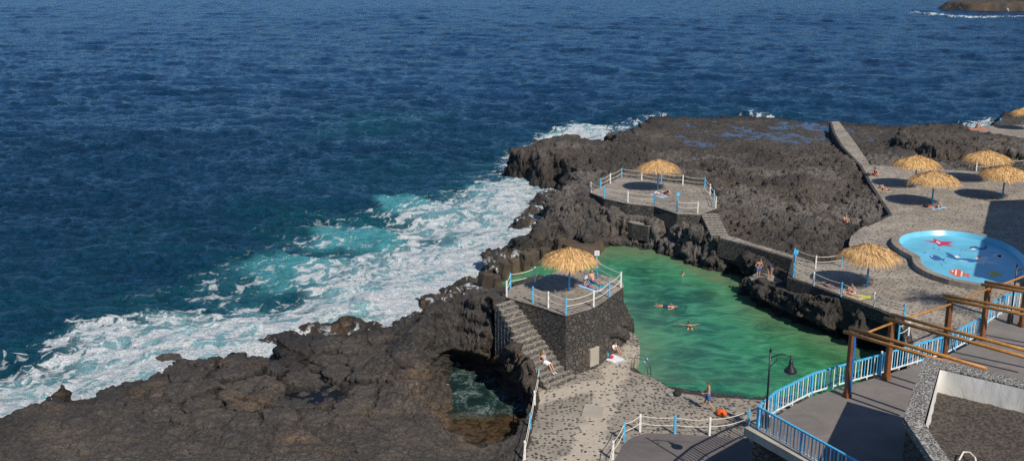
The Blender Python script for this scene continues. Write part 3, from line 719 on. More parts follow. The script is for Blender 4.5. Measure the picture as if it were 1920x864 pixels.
def masonry(name, scale, mortar, stone, mort_w=.05, stretch=(1, 1, 1.5), bump=.9, bd=.1, ochre=0.0, tread=False):
    m, t, b = newmat(name); c = GEO(t)
    mp = N(t, 'Mapping', None, {'Vector': c, 'Scale': stretch}).outputs[0]
    nz_ = N(t, 'TexNoise', None, {'Vector': c, 'Scale': 2.5, 'Detail': 3}).outputs['Color']
    mp = VM(t, 'ADD', mp, VM(t, 'MULTIPLY', nz_, (.18, .18, .18)))
    v = N(t, 'TexVoronoi', {'feature': 'F1'}, {'Vector': mp, 'Scale': scale})
    e = N(t, 'TexVoronoi', {'feature': 'DISTANCE_TO_EDGE'}, {'Vector': mp, 'Scale': scale}).outputs['Distance']
    rnd = N(t, 'SeparateColor', None, {'Color': v.outputs['Color']}).outputs
    n2 = NOI(t, c, 7, 5, .65); n1 = NOI(t, c, .5, 4)
    s_ = MX(t, rnd[0], tuple(x*.55 for x in stone), tuple(x*1.5 for x in stone))
    s_ = MX(t, SS(t, n2, .4, .75, 0, .6), s_, tuple(x*1.9 for x in stone))
    if ochre: s_ = MX(t, MA(t, 'MULTIPLY', SS(t, n1, .5, .68), ochre), s_, (.15, .11, .07))
    mk = SS(t, MA(t, 'ADD', e, MA(t, 'MULTIPLY', MA(t, 'SUBTRACT', n2, .5), .05)), mort_w, mort_w*.4)
    fin = MX(t, mk, s_, MX(t, n2, tuple(x*.7 for x in mortar), tuple(x*1.2 for x in mortar)))
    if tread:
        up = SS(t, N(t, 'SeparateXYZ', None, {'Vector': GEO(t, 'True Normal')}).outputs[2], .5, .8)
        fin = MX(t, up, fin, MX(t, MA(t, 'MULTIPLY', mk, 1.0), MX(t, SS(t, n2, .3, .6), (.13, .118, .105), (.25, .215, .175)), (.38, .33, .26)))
    put(t, b.inputs['Base Color'], fin)
    b.inputs['Roughness'].default_value = .88
    h = MA(t, 'ADD', SS(t, e, 0, mort_w*2.5), MA(t, 'MULTIPLY', n2, .5))
    put(t, b.inputs['Normal'], BUMP(t, h, bump, bd))
    return m
def ground_mat(name, lo, hi, speck=None):
    m, t, b = newmat(name); c = GEO(t)
    n1 = NOI(t, c, .45, 6, .62, .4); n2 = NOI(t, c, 12, 4, .7)
    col = MX(t, SS(t, n1, .28, .72), lo, hi)
    col = MX(t, SS(t, n2, .45, .8, 0, .5), col, tuple(x*1.5 for x in hi))
    st = SS(t, NOI(t, COORD(t, 'Object', (.2, 1.2, 1), (0, 0, .6)), 1.0, 4, .6), .56, .75, 0, .45)
    col = MX(t, st, col, tuple(x*.55 for x in lo))
    if speck:
        g_ = N(t, 'TexVoronoi', None, {'Vector': c, 'Scale': 13.0}); gr = N(t, 'SeparateColor', None, {'Color': g_.outputs['Color']}).outputs[0]
        col = MX(t, SS(t, gr, .2, .9), MX(t, .6, col, (.012, .010, .009)), MX(t, .5, col, (.15, .11, .08)))
        col = MX(t, SS(t, VOR(t, c, 5), .10, .05), col, speck)
    put(t, b.inputs['Base Color'], col); b.inputs['Roughness'].default_value = .9
    put(t, b.inputs['Normal'], BUMP(t, n2, .3, .02)); return m
def w2(u, v, z): p = P(u, v, z); return (p.x, p.y)
trk = [(w2(1190, 655, ZD), w2(1150, 700, ZD)), (w2(1150, 700, ZD), w2(1125, 770, ZD)), (w2(1130, 765, ZD), w2(1080, 880, ZD)), (w2(1145, 715, ZD), w2(1010, 748, ZD)), (w2(1080, 862, ZD), w2(1120, 835, ZD))]
M_PAVE = pebble_pave('pebble_paving', 4.1, .39, (.325, .28, .225), (.085, .077, .071), trk, 1.0, 0.0, 1.0)
M_PAVE2 = pebble_pave('terrace_paving', 3.4, .40, (.34, .29, .23), (.135, .115, .097), [(w2(1700, 600, ZT), w2(1655, 612, ZT))], 1.3, .3, 1.9)
M_PAVE3 = pebble_pave('platform_paving', 2.9, .30, (.30, .255, .205), (.135, .115, .097), (), 1, .2, 1.4)
M_WALL = masonry('lava_masonry', 3.2, (.06, .053, .047), (.060, .053, .047), .05, (1, 1, 1.3), 1.0, .16, .5)
M_WALL2 = masonry('lava_masonry_base', 2.3, (.10, .086, .068), (.070, .060, .052), .035, (1, 1, 1.2), 1.0, .22, .7)
M_STAIR = masonry('stair_masonry', 2.5, (.27, .235, .18), (.062, .059, .058), .06, (1, 1, 1.7), .7, .06, 0, True)
M_COPE = masonry('coping_stonework', 6.2, (.42, .385, .33), (.085, .079, .076), .11, (1, 1, 1), .7, .06)
M_ASPH = ground_mat('dark_asphalt', (.09, .079, .076), (.14, .12, .113))
M_PROM = ground_mat('promenade_floor', (.13, .115, .105), (.205, .178, .16))
M_CONC = ground_mat('concrete', (.17, .15, .125), (.26, .23, .19))
M_CONC_L = ground_mat('pale_concrete', (.30, .265, .215), (.42, .37, .30))
M_BLOCK = ground_mat('sea_worn_concrete', (.028, .022, .017), (.095, .068, .043))
M_GRAV = ground_mat('picon_gravel', (.024, .020, .017), (.062, .050, .041), (.22, .2, .17))
M_BLUE = simple('blue_paint', (.075, .42, .68), .45, .28, 9, bump=.05)
M_WHITE = simple('white_paint', (.74, .73, .69), .45, .16, 9, bump=.05)
M_ROPE = simple('rope', (.72, .66, .55), .9, .15, 20, bump=.3)
M_DBLUE = simple('deep_blue_paint', (.015, .12, .42), .4, .15, 3)
M_IRON = simple('black_iron', (.012, .012, .013), .4, .2, 5)
M_STEEL = simple('stainless_steel', (.6, .6, .6), .25, .05, 5, 1.0, 0)
def wood(name, lo, hi):
    m, t, b = newmat(name)
    g = NOI(t, COORD(t, 'Object', (5, 5, 5)), 1.2, 5, .6, 1.5); f = NOI(t, COORD(t), 2.0, 3)
    col = MX(t, SS(t, g, .3, .7), lo, hi); col = MX(t, SS(t, f, .5, .75, 0, .6), col, tuple(x*.45 for x in lo))
    col = MX(t, MA(t, 'MULTIPLY', t.nodes.new('ShaderNodeObjectInfo').outputs['Random'], .45), col, tuple(x*.6 for x in lo))
    put(t, b.inputs['Base Color'], col); b.inputs['Roughness'].default_value = .5
    put(t, b.inputs['Normal'], BUMP(t, g, .2, .01)); return m
M_LOG = wood('varnished_log', (.32, .13, .025), (.56, .26, .06)); M_POST = wood('stained_post', (.15, .05, .016), (.28, .10, .03))
def thatch_mat():
    m, t, b = newmat('palm_thatch'); r = ATT(t, 'tint'); c = COORD(t)
    oi = t.nodes.new('ShaderNodeObjectInfo').outputs['Random']
    col = MX(t, r, (.36, .18, .05), (.84, .52, .20)); col = MX(t, MA(t, 'MULTIPLY', oi, .5), col, (.42, .27, .14)); col = MX(t, SS(t, NOI(t, c, 3, 3), .5, .72, 0, .6), col, (.24, .14, .05))
    put(t, b.inputs['Base Color'], col); b.inputs['Roughness'].default_value = .75; return m
M_THATCH = thatch_mat()
def liner_mat():
    m, t, b = newmat('white_liner'); c = COORD(t, 'Object', (1, 1, .25))
    n = NOI(t, c, 1.6, 4, .6, 1.0)
    put(t, b.inputs['Base Color'], MX(t, SS(t, n, .3, .7), (.60, .57, .51), (.70, .68, .63))); b.inputs['Roughness'].default_value = .7
    put(t, b.inputs['Normal'], BUMP(t, n, .5, .08)); return m
M_LINER = liner_mat()

# ------------------------------------------------------------------ deck, platforms, terraces, path
def L2(px, z): return [(p.x, p.y) for p in PL(px, z)]
def struct(name, mb, m): return tag(mb.build(name, m), kind='structure')
def wobble(poly, step=.6, amp=.05, seed=1):
    r_ = random.Random(seed); out = []; n = len(poly)
    for i in range(n):
        a, b_ = Vector(poly[i]), Vector(poly[(i+1) % n]); k_ = max(1, int((b_-a).length/step))
        for j in range(k_):
            q = a.lerp(b_, j/k_); out.append((q.x+r_.uniform(-amp, amp), q.y+r_.uniform(-amp, amp)))
    return out
def inset(poly, d):
    c = Vector((sum(p[0] for p in poly)/len(poly), sum(p[1] for p in poly)/len(poly)))
    out = []
    for p in poly:
        q = Vector(p); out.append(tuple(q + (c-q).normalized()*d))
    return out
deck2 = wobble(L2(deck_px, ZD), .7, .06, 2)
struct('pool_deck', MB().prism(deck2, -.3, ZD, batter=.15), M_PAVE)
terr2 = wobble(L2(terr_px, ZT), .8, .05, 3)
struct('terrace', MB().prism(terr2, ZT-.45, ZT), M_PAVE2)
struct('path', MB().prism(wobble(L2(path_px, 2.9), .6, .05, 4), 1.6, 3.0), M_PAVE2)
struct('upper_terrace', MB().prism(L2(upper_px, ZU), ZU-1.2, ZU), M_PAVE3)
struct('lower_ramp', MB().sheet(L2([(1148,905),(1150,866),(1168,833),(1186,818),(1212,811),(1270,813),(1335,817),(1402,821),(1460,905)], ZD+.006), ZD+.006), M_ASPH)

# masonry skirt along the terrace edge above the pool
def wall_strip(mb, pts, z0, z1, th, over=.0):
    """a wall of real thickness along a polyline"""
    pts = [Vector((p[0], p[1], 0)) for p in pts]; n = len(pts)
    side = []
    for i in range(n):
        t_ = (pts[min(i+1, n-1)]-pts[max(i-1, 0)]).normalized(); side.append(Vector((-t_.y, t_.x, 0)))
    vs = []
    for p, s_ in zip(pts, side):
        for o_, z in ((0, z0), (th, z0), (th, z1), (0, z1)): vs.append((p.x+s_.x*o_, p.y+s_.y*o_, z))
    fs = []
    for i in range(n-1):
        a, b_ = i*4, (i+1)*4
        fs += [(a+k_, a+(k_+1) % 4, b_+(k_+1) % 4, b_+k_) for k_ in range(4)]
    fs += [(0, 3, 2, 1), ((n-1)*4, (n-1)*4+1, (n-1)*4+2, (n-1)*4+3)]
    return mb.add(vs, fs)
edge = [Vector(q) for q in L2([(1484,490),(1476,521),(1527,537.5),(1576,556.5),(1638,578.5),(1672,592.5),(1692,606),(1702,650)], ZT)]
t = thing('terrace_wall', 'dark lava stone retaining wall along the pool edge of the sunbathing terrace', 'stone wall', edge[2].to_3d())
wall_strip(MB(), edge, ZT-.85, ZT+.012, .4).build('masonry', M_WALL, t, True)
edge = [Vector(q) for q in L2([(1555,227.5),(1562,250),(1576,274),(1611,311),(1634,352),(1667,402.5),(1622,423.5)], ZT)]
t = thing('walkway_wall', 'straight dark retaining wall beside the lava flat, below the raised walkway', 'stone wall', edge[2].to_3d())
wall_strip(MB(), edge, 1.6, ZT+.03, .3).build('masonry', M_WALL, t, True)
edge = [Vector(q) for q in L2([(1346,450),(1395,461.5),(1447,477.5),(1486,489)], 2.9)]
t = thing('path_wall', 'low masonry wall holding up the cobbled path above the pool', 'stone wall', edge[1].to_3d())
wall_strip(MB(), edge, 1.4, 3.02, .35).build('masonry', M_WALL, t, True)

# near bastion
near2 = L2(near_px, ZN)
t = thing('stone_bastion', 'tall angular lava stone bastion with a paved top under the nearest thatched umbrella', 'bastion', (*w2(1060, 560, ZN), ZD))
MB().prism(near2, 2.9, ZN-.005, batter=.12).build('wall', M_WALL, t, True)
MB().prism(wobble(inset(near2, -.14), .5, .06, 7), .4, 3.0, batter=.25).build('wall_base', M_WALL2, t, True)
MB().prism(wobble(inset(near2, -.03), .5, .03, 8), ZN-.004, ZN+.05).build('paving', M_PAVE3, t, True)
pa, pb = P(1100, 662, ZD+.3), P(1131, 647, ZD+.3)
n_ = Vector((pb.y-pa.y, -(pb.x-pa.x), 0)).normalized()
q0 = Vector(w2(1061, 592, ZN)); q1 = Vector(w2(1114, 577, ZN)); q2 = Vector(w2(1169, 537.5, ZN))
ed = (q2-q1).normalized(); en = Vector((ed.y, -ed.x)); base = q1 + ed*.40 + en*.31
pl_c = Vector((base.x+ed.x*.15, base.y+ed.y*.15, 2.15))
ea = (q1-q0).normalized(); ev_ = (ea*.75+ed*.25).normalized(); pn_ = Vector((ev_.y, -ev_.x)); pq = q1+pn_*.09-ev_*.12
MB().box((pq.x, pq.y, 2.1), (.85, .34, 1.2), rz=math.atan2(ev_.y, ev_.x), bev=.02).build('plaque', M_CONC_L, t, True)
# boulders bonded into its foot
def boulder(name, c, r, seed, mat_=None, sq=(1, 1, 1)):
    bm = bmesh.new(); bmesh.ops.create_icosphere(bm, subdivisions=4, radius=1)
    co = np.array([v.co[:] for v in bm.verts], np.float32)
    f = 1+.35*fbm(co[:, 0]*1.1, co[:, 1]*1.1, co[:, 2]*1.1, 4, seed=seed)+.10*fbm(co[:, 0]*3.3, co[:, 1]*3.3, co[:, 2]*3.3, 3, seed=seed+9, ridged=True)
    mb = MB(); mb.add([Vector((c_[0]*sq[0], c_[1]*sq[1], c_[2]*sq[2]))*r*float(k_)+Vector(c) for c_, k_ in zip(co, f)], [[v.index for v in fc.verts] for fc in bm.faces], True); bm.free()
    return mb
rk = boulder('r', (*(q2+ed*.05+en*.1), 2.9), .5, 210, sq=(1.1, 1, .9))
for k_, (s_, z, r_) in enumerate(((.55, 2.75, .45), (.7, 2.6, .5), (.85, 2.3, .5), (.97, 1.9, .5), (.9, 2.9, .4))):
    p_ = q1.lerp(q2, s_)+en*-.02; b2 = boulder('r', (p_.x, p_.y, z), r_, 220+k_, sq=(1.2, .9, .8)); rk.add(b2.v, b2.f, True)
rk.build('rock_band', M_ROCK, t, True)

# near stairs
t = thing('stone_stairs', 'broad lava stone stairs with pale mortar climbing from pool deck to bastion', 'stairs', SP(3.6, 1.2, ZD))
nst = 16; rise = (ZN-ZD)/nst; s0, s1 = -1.25, 4.15; tread = (s1-s0)/nst
for lo, hi, nm in ((0, 6, 'upper_flight'), (6, nst, 'lower_flight')):
    mb = MB()
    for i in range(lo, hi):
        wd = 1.55+.06*i if i < 6 else 2.25+.02*(i-6)
        top = ZN-rise*(i+.15) if i else ZN-.05
        a0, a1 = s0+i*tread, s0+(i+1)*tread+.03
        q = [SP(a0, -.25, 0), SP(a1, -.25, 0), SP(a1+random.uniform(-.04, .04), wd, 0), SP(a0, wd, 0)]
        mb.prism([(p.x, p.y) for p in q], .9, top)
    mb.build(nm, M_STAIR, t, True)

# far platform and its stairs
far2 = L2(far_px, ZF)
t = thing('stone_platform', 'far round-cornered paved platform on the lava, fenced with rope and posts', 'platform', (*w2(1235, 372, ZF), 2.6))
MB().prism(far2, 2.2, ZF-.005, batter=.15).build('wall', M_WALL, t, True)
MB().prism(wobble(inset(far2, -.02), .6, .04, 9), ZF-.004, ZF+.05).build('paving', M_PAVE3, t, True)
a, b_ = P(1329, 399, ZF), P(1350, 441, 3.0); d_ = Vector((b_.x-a.x, b_.y-a.y, 0)); Ls = d_.length; d_.normalize(); n2_ = Vector((-d_.y, d_.x, 0))
t = thing('stone_steps', 'short flight of stone steps from the far platform down to the cobbled path', 'stairs', b_)
mb = MB(); ns = 9
for i in range(ns):
    c_ = a + d_*(Ls*(i+.5)/ns); mb.box((c_.x, c_.y, (1.4+ZF-(ZF-3.0)*(i+.7)/ns)/2), (Ls/ns+.02, 1.55, ZF-(ZF-3.0)*(i+.7)/ns-1.4), rz=math.atan2(d_.y, d_.x))
mb.build('steps', M_STAIR, t, True)
edge = [Vector(q) for q in L2([(1155,411),(1185,420),(1215,426),(1240,421)], 2.3)]
t = thing('stone_bench', 'low curved masonry bench built into the rock below the far platform', 'bench', (edge[1].x, edge[1].y, 1.4))
wall_strip(MB(), edge, .9, 2.35, .9).build('masonry', M_WALL, t, True)
wall_strip(MB(), edge, 2.35, 2.41, .92).build('seat', M_CONC, t, True)
# bathing ledge
t = thing('rock_ledge', 'flat cemented rock ledge above the pool where two bathers stand', 'ledge', P(1437, 524, 1.6))
lp = wobble(L2([(1404,519),(1420,512),(1448,514),(1470,526),(1462,540),(1436,533),(1412,528)], 1.68), .4, .12, 12)
MB().prism(lp, 1.3, 1.68, batter=.1).build('top', M_CONC, t, True)
# breakwater blocks
blk = [(907,552,1.9,1.05,1.0,.18,'leaning'),(930,538,1.05,.8,.9,-.06,''),(946,524,1.6,.85,.85,.09,''),(965,514,1.4,.95,.85,-.08,''),(984,506,1.65,.85,.9,.12,''),(1000,497,1.45,.95,.9,-.03,''),(1022,488,1.2,.9,.9,-.12,''),(1050,470,1.3,.9,.9,.04,'')]
nm = ['leaning concrete breakwater block beside the ridge, leftmost of the row','low worn breakwater block beside the leaning one','squared brown breakwater block, third of the row from the left','tall breakwater block in the middle of the row, white water behind','breakwater block just left of the thatched umbrella','breakwater block partly hidden by the umbrella canopy','breakwater block behind the top of the near umbrella','small round-topped breakwater block nearest the concrete slab']
def worn(mb, seed):
    bm = bmesh.new(); vs = [bm.verts.new(v) for v in mb.v]
    for f in mb.f: bm.faces.new([vs[i] for i in f])
    bmesh.ops.subdivide_edges(bm, edges=list(bm.edges), cuts=4, use_grid_fill=True)
    bmesh.ops.triangulate(bm, faces=list(bm.faces))
    co = np.array([v.co[:] for v in bm.verts], np.float32)
    for a_ in range(3):
        d_ = .24*fbm(co[:, 0]*1.1+a_*7, co[:, 1]*1.1+seed, co[:, 2]*1.1, 4, seed=400+a_)
        for v, k_ in zip(bm.verts, d_): v.co[a_] += float(k_)
    bm.verts.index_update(); mb.v = [tuple(v.co) for v in bm.verts]; mb.f = [tuple(v.index for v in f.verts) for f in bm.faces]; mb.sm = [False]*len(mb.f); bm.free()
for (u, v, hh, wx_, wy_, tl, _), lb in zip(blk, nm):
    p = P(u, v, ZW)
    o = MB().box((0, 0, hh/2-.5), (wx_, wy_, hh+1.0), bev=.12, M=Matrix.Rotation(tl, 3, 'Y') @ Matrix.Rotation(.55+tl, 3, 'Z')); worn(o, u); o = o.build('breakwater_block', M_BLOCK)
    o.location = (p.x, p.y, ZW); tag(o, lb, 'concrete block', 'concrete breakwater blocks between sea and pool')
sl2 = wobble(L2([(1042,446),(1084,434),(1132,446),(1120,462),(1068,464)], 1.0), .5, .14, 14)
o = at_origin(MB().prism(sl2, -.3, 1.0, batter=.35).build('concrete_slab', M_BLOCK)); tag(o, 'flat dark concrete slab at the seaward corner of the pool', 'slab')

# promenade on its retaining wall
prom2 = L2(prom_px, ZP)
struct('promenade', MB().prism(prom2, ZP-.35, ZP), M_PROM)
t = thing('retaining_wall', 'dark stone retaining wall with pale cement coping below the promenade corner', 'stone wall', P(1400, 822, ZD))
MB().prism(inset(prom2, .06), .3, ZP-.352).build('masonry', M_WALL, t, True)
cpl = [Vector(q) for q in L2([(1556,893),(1395,803)], ZP)]
wall_strip(MB(), cpl, ZP-.34, ZP+.07, -.55).build('coping', M_CONC_L, t, True)

# manhole slab, kerb
o = at_origin(MB().prism(L2([(1097,757),(1133,763),(1128,783),(1090,780)], ZD), ZD-.02, ZD+.035).build('manhole_cover', M_CONC_L)); tag(o, 'square pale concrete cover set in the pebble paving', 'cover')

# ------------------------------------------------------------------ roof planter at the lower right
ZR = 9.3
po = L2([(1734,667),(1694,781),(1752,868),(1850,1010),(2300,1010),(2300,815),(1960,722)], ZR); pi = L2([(1761,689),(1732,792),(1784,866),(1868,985),(2280,985),(2270,838),(1952,733)], ZR)
t = thing('stone_planter', 'raised planter with mosaic stone coping, white liner and dark gravel bed', 'planter', P(1800, 780, ZP))
def ring(outer, inner, z0, z1):
    mb = MB(); n = len(outer)
    vs = [(*p, z0) for p in outer]+[(*p, z1) for p in outer]+[(*p, z1) for p in inner]+[(*p, z0) for p in inner]
    fs = []
    for i in range(n):
        j = (i+1) % n
        fs += [(i, j, n+j, n+i), (n+i, n+j, 2*n+j, 2*n+i), (2*n+i, 2*n+j, 3*n+j, 3*n+i), (3*n+i, 3*n+j, j, i)]
    return mb.add(vs, fs)
ring(po, pi, ZR-.35, ZR).build('coping', M_COPE, t, True)
ring(inset(po, .12), inset(pi, -.06), ZP-.1, ZR-.352).build('wall', M_WALL, t, True)
# cloth liner, loosely hung
lin = MB(); ip = [Vector(p) for p in wobble(inset(pi, .03), .35, .0)]
n = len(ip); vs = []
for i, p in enumerate(ip):
    for j in range(5):
        k_ = .05*math.sin(i*1.9+j*.8)+.03*math.sin(i*4.1+j); c_ = (Vector((P(2000, 850, ZR).x, P(2000, 850, ZR).y))-p).normalized()
        vs.append((p.x+c_.x*(k_*j/4+.05), p.y+c_.y*(k_*j/4+.05), ZR-.06-.30*j+(.04*math.sin(i*.9) if j == 4 else 0)))
lin.add(vs, [(i*5+j, ((i+1) % n)*5+j, ((i+1) % n)*5+j+1, i*5+j+1) for i in range(n) for j in range(4)], True)
lin.build('liner', M_LINER, t, True)
bed = inset(pi, .01); bx = np.array(bed); gx_ = np.arange(bx[:, 0].min()-.3, bx[:, 0].max()+.3, .09); gy_ = np.arange(bx[:, 1].min()-.3, bx[:, 1].max()+.3, .09)
GY, GX = np.meshgrid(gy_, gx_, indexing='ij'); GX = GX.astype(np.float32); GY = GY.astype(np.float32)
GZ = ZR-1.12+.10*fbm(GX*.4, GY*.4, octv=3, seed=230)+.035*fbm(GX*5, GY*5, octv=2, seed=233)
l_ = wloc(t)
o = grid_mesh('gravel_bed', GX-l_.x, GY-l_.y, GZ-l_.z, M_GRAV, sdf(GX, GY, bx) > -.05); o.parent = t
hp = [P(u, v, ZR-1.0)+Vector((0, 0, z)) for u, v, z in ((1798,862,0),(1806,851,.1),(1818,853,.12),(1828,862,.1),(1832,880,0))]
o = MB().tube([h-hp[0] for h in hp], .035, 6).build('hose', M_ROPE); o.location = hp[0]; tag(o, 'pale curved pipe end sticking out of the planter gravel', 'pipe')

# ------------------------------------------------------------------ pergola
t = thing('pergola', 'log pergola with paired varnished beams over the promenade', 'pergola', P(1588, 742, ZP))
posts = [(1588,744,1597,628,True),(1662,711,1669,608,False),(1770,669,1780,573,False),(1841,637,1852,541,False),(1915,612,1924,553,False)]
ZB = 9.0
for u, v, u2, v2, bl in posts:
    a = P(u, v, ZP)
    o = MB().box((a.x, a.y, (ZP+ZB)/2), (.26, .26, ZB-ZP), rz=.35, bev=.02).build('post', M_POST, t, True)
    MB().box((a.x, a.y, ZP+.12), (.32, .32, .24), rz=.35).build('foot', M_POST, o, True)
    if bl: MB().box((a.x+.135*math.sin(.35)+.07*math.cos(.35), a.y-.135*math.cos(.35)+.07*math.sin(.35), (ZP+ZB)/2+.05), (.11, .03, ZB-ZP-.3), rz=.35).build('side_board', M_DBLUE, o, True)
beams = [((1582,621),(1835,697)), ((1592,614),(1850,691)), ((1658,596),(1990,688)), ((1671,589),(2000,677)), ((1761,558),(2060,618)), ((1769,553),(2070,609)), ((1840,533),(2100,578)), ((1846,528),(2100,571))]
for (a, b_) in beams:
    p, q = P(*a, ZB+.1), P(*b_, ZB+.1)
    mb = MB(); mb.tube([p, p.lerp(q, .5), q], .088, 10); mb.build('beam', M_LOG, t, True)
for a, b_ in (((1616,627),(1676,604)), ((1692,599),(1782,570)), ((1796,564),(1866,536)), ((1872,536),(1945,508))):
    p, q = P(*a, ZB-.03), P(*b_, ZB-.03)
    MB().tube([p, q], .06, 10).build('purlin', M_LOG, t, True)

# ------------------------------------------------------------------ balustrade
def balustrade(label, pts, h=1.18, sp=.21, phase=0):
    t = thing('balustrade', label, 'railing', pts[0]); t['group'] = 'blue and white balustrade sections'
    k_ = phase
    mats = (M_BLUE, M_WHITE); protos = [None, None]
    for i, p in enumerate(pts):
        MB().box((p.x, p.y, p.z+h/2), (.09, .09, h), rz=.3, bev=.01).build('post', M_BLUE, t, True)
    for a, b_ in zip(pts[:-1], pts[1:]):
        MB().bar(a+Vector((0, 0, h)), b_+Vector((0, 0, h)), .10, .07).build('top_rail', M_BLUE, t, True)
        MB().bar(a+Vector((0, 0, .16)), b_+Vector((0, 0, .16)), .06, .06).build('bottom_rail', M_WHITE, t, True)
        L = (b_-a).length; n = max(2, int(L/sp)); rz = math.atan2((b_-a).y, (b_-a).x)
        for j in range(1, n):
            c_ = a.lerp(b_, j/n)-pts[0]; w_ = k_ % 2; k_ += 1
            if protos[w_] is None: o = protos[w_] = MB().box((0, 0, 0), (.055, .035, h-.2)).build('baluster', mats[w_], t)
            else: o = protos[w_].copy(); COL.objects.link(o); o.parent = t
            o.location = (c_.x, c_.y, c_.z+.16+(h-.2)/2); o.rotation_euler = (0, 0, rz)
            if j % 7 == 0:
                MB().box((0, 0, 0), (.05, .05, .16)).build('foot', M_WHITE, t).location = (c_.x, c_.y, c_.z+.08)
balustrade('blue and white balustrade section cutting diagonally to the bottom edge, in front of the lamp', PL([(1419,806),(1500,853),(1605,914)], ZP))
balustrade('blue and white balustrade section beside the green pool, behind the first pergola posts', PL([(1421,804),(1453,776),(1521,741),(1584,722),(1648,704)], ZP)[0:5], phase=1)
balustrade('blue and white balustrade section between the second and third pergola posts', PL([(1650,703.5),(1729,679),(1765,669)], ZP))
balustrade('blue and white balustrade section curving up beside the children\'s pool', PL([(1767,668.5),(1790,657),(1812,645),(1836,631),(1852,606),(1882,587),(1925,581)], ZP))

# ------------------------------------------------------------------ street lamps
def lamp(label, p, h, rz, arm):
    t = thing('street_lamp', label, 'street lamp', p, rz, 'black iron street lamps')
    MB().lathe([(.17, 0), (.17, .5), (.12, .62), (.10, .75), (.06, .8)], n=10).build('base', M_IRON, t)
    MB().tube([(0, 0, .7), (0, 0, h)], [.055, .04], 8).lathe([(.05, h), (.07, h+.05), (.02, h+.2), (.0, h+.24)], n=8).build('pole', M_IRON, t)
    a = []
    for i in range(9):
        s_ = i/8; a.append((arm*s_, 0, h-.30+.22*math.sin(s_*math.pi*.85)))
    MB().tube(a, .03, 6).tube([(0, 0, h-.75), (.28, 0, h-.42), (.35, 0, h-.12)], .018, 6).build('arm', M_IRON, t)
    e = a[-1]
    hd = MB().lathe([(.0, .08), (.05, .06), (.04, -.12), (.07, -.16), (.10, -.22), (.12, -.42), (.30, -.64), (.31, -.70), (.28, -.70), (.10, -.5)], (e[0], 0, e[2]), 14).build('lamp_shade', M_IRON, t)
    MB().lathe([(.17, -.66), (.19, -.77), (.15, -.88), (.0, -.94)], (e[0], 0, e[2]), 12).build('globe', M_GLASS, t)
mg, tg, bgl = newmat('frosted_glass'); put(tg, bgl.inputs['Base Color'], MX(tg, NOI(tg, COORD(tg), 8), (.42, .43, .42), (.55, .56, .55))); bgl.inputs['Roughness'].default_value = .2; M_GLASS = mg
lamp('black iron lamp with bell shade at the promenade corner over the green pool', P(1435, 800, ZP), 3.75, -.15, .95)
lamp('black iron lamp rising behind the pergola beside the children\'s pool', P(1893, 606, ZP), 3.55, .0, .95)

# ------------------------------------------------------------------ rope fences
def rope_fence(label, posts_, ropes=None, h=1.08, z=None, w_=.105):
    pts = [P(q[0], q[1], z) for q in posts_]
    t = thing('rope_fence', label, 'fence', pts[0]); t['group'] = 'rope fences with blue and white posts'
    for p, q in zip(pts, posts_):
        MB().box((p.x, p.y, p.z+h/2), (w_, w_, h), rz=random.uniform(-.2, .2), bev=.012, M=None).build('post', M_BLUE if q[2] == 'b' else M_WHITE, t, True)
    for i in (ropes if ropes is not None else range(len(pts)-1)):
        a, b_ = pts[i], pts[(i+1) % len(pts)]; L = (b_-a).length
        for hz in (h-.10, h*.5):
            sag = .045*L*random.uniform(.6, 1.3)
            l = [a.lerp(b_, s_/8)+Vector((0, 0, hz-sag*4*(s_/8)*(1-s_/8))) for s_ in range(9)]
            MB().tube(l, .022, 5).build('rope', M_ROPE, t, True)
    return t
rope_fence('rope fence along the front and right edge of the near bastion', [(999,567,'b'),(1028,577,'w'),(1061,589.5,'b'),(1113,575,'w'),(1142,557,'b'),(1164,538.5,'w'),(1119,516,'b')], z=ZN+.05)
rope_fence('short rope fence at the back left corner of the near bastion', [(950,556,'w'),(957,541,'b'),(1003,529,'w')], z=ZN+.05)
rope_fence('rope fence round the back and right of the far platform', [(1126,353.5,'b'),(1144,344.5,'w'),(1165.5,333.7,'b'),(1203,338,'w'),(1240,342.4,'b'),(1280,347,'w'),(1321,352,'b'),(1331,365,'w'),(1338,377,'b'),(1342,390,'w')], z=ZF+.05)
rope_fence('rope fence along the front edge of the far platform', [(1108,361,'w'),(1133,371,'b'),(1177,379.5,'w'),(1227,384,'b'),(1269,398,'b'),(1308,400,'w')], z=ZF+.05)
rope_fence('rope fence between stairs and tide pool at the left edge of the deck', [(1010,722,'b'),(1002,764,'w'),(994,809,'b'),(984,861,'w'),(978,910,'b')], z=ZD, w_=.12)
rope_fence('rope fence round the dark ramp at the bottom of the deck', [(1140,905,'b'),(1149,861,'w'),(1170,825,'b'),(1200,809,'w'),(1265,813,'b'),(1330,816,'w'),(1403,800,'b')], z=ZD, w_=.12)
rope_fence('rope fence along the terrace edge above the cliff and sunbathers', [(1487,519,'b'),(1525,536,'w'),(1577,556,'b'),(1638,575.5,'w'),(1695,597,'b')], z=ZT)
rope_fence('rope fence from the path to the shaded umbrella on the terrace', [(1489,489.5,'b'),(1529,504,'w'),(1578,499,'b')], z=ZT)
rope_fence('short rope fence going down behind the pergola', [(1684,640,'b'),(1703,629,'w'),(1651,690,'w')], z=ZT, ropes=[0])
rope_fence('rope fence behind the far right umbrellas at the edge of the lava', [(1830,321,'w'),(1875,316,'b'),(1919,317,'w'),(1970,318,'b')], z=ZT)
rope_fence('rope fence on the upper terrace at the far right', [(1874,237,'b'),(1916,240,'w'),(1960,240,'b')], z=ZU)

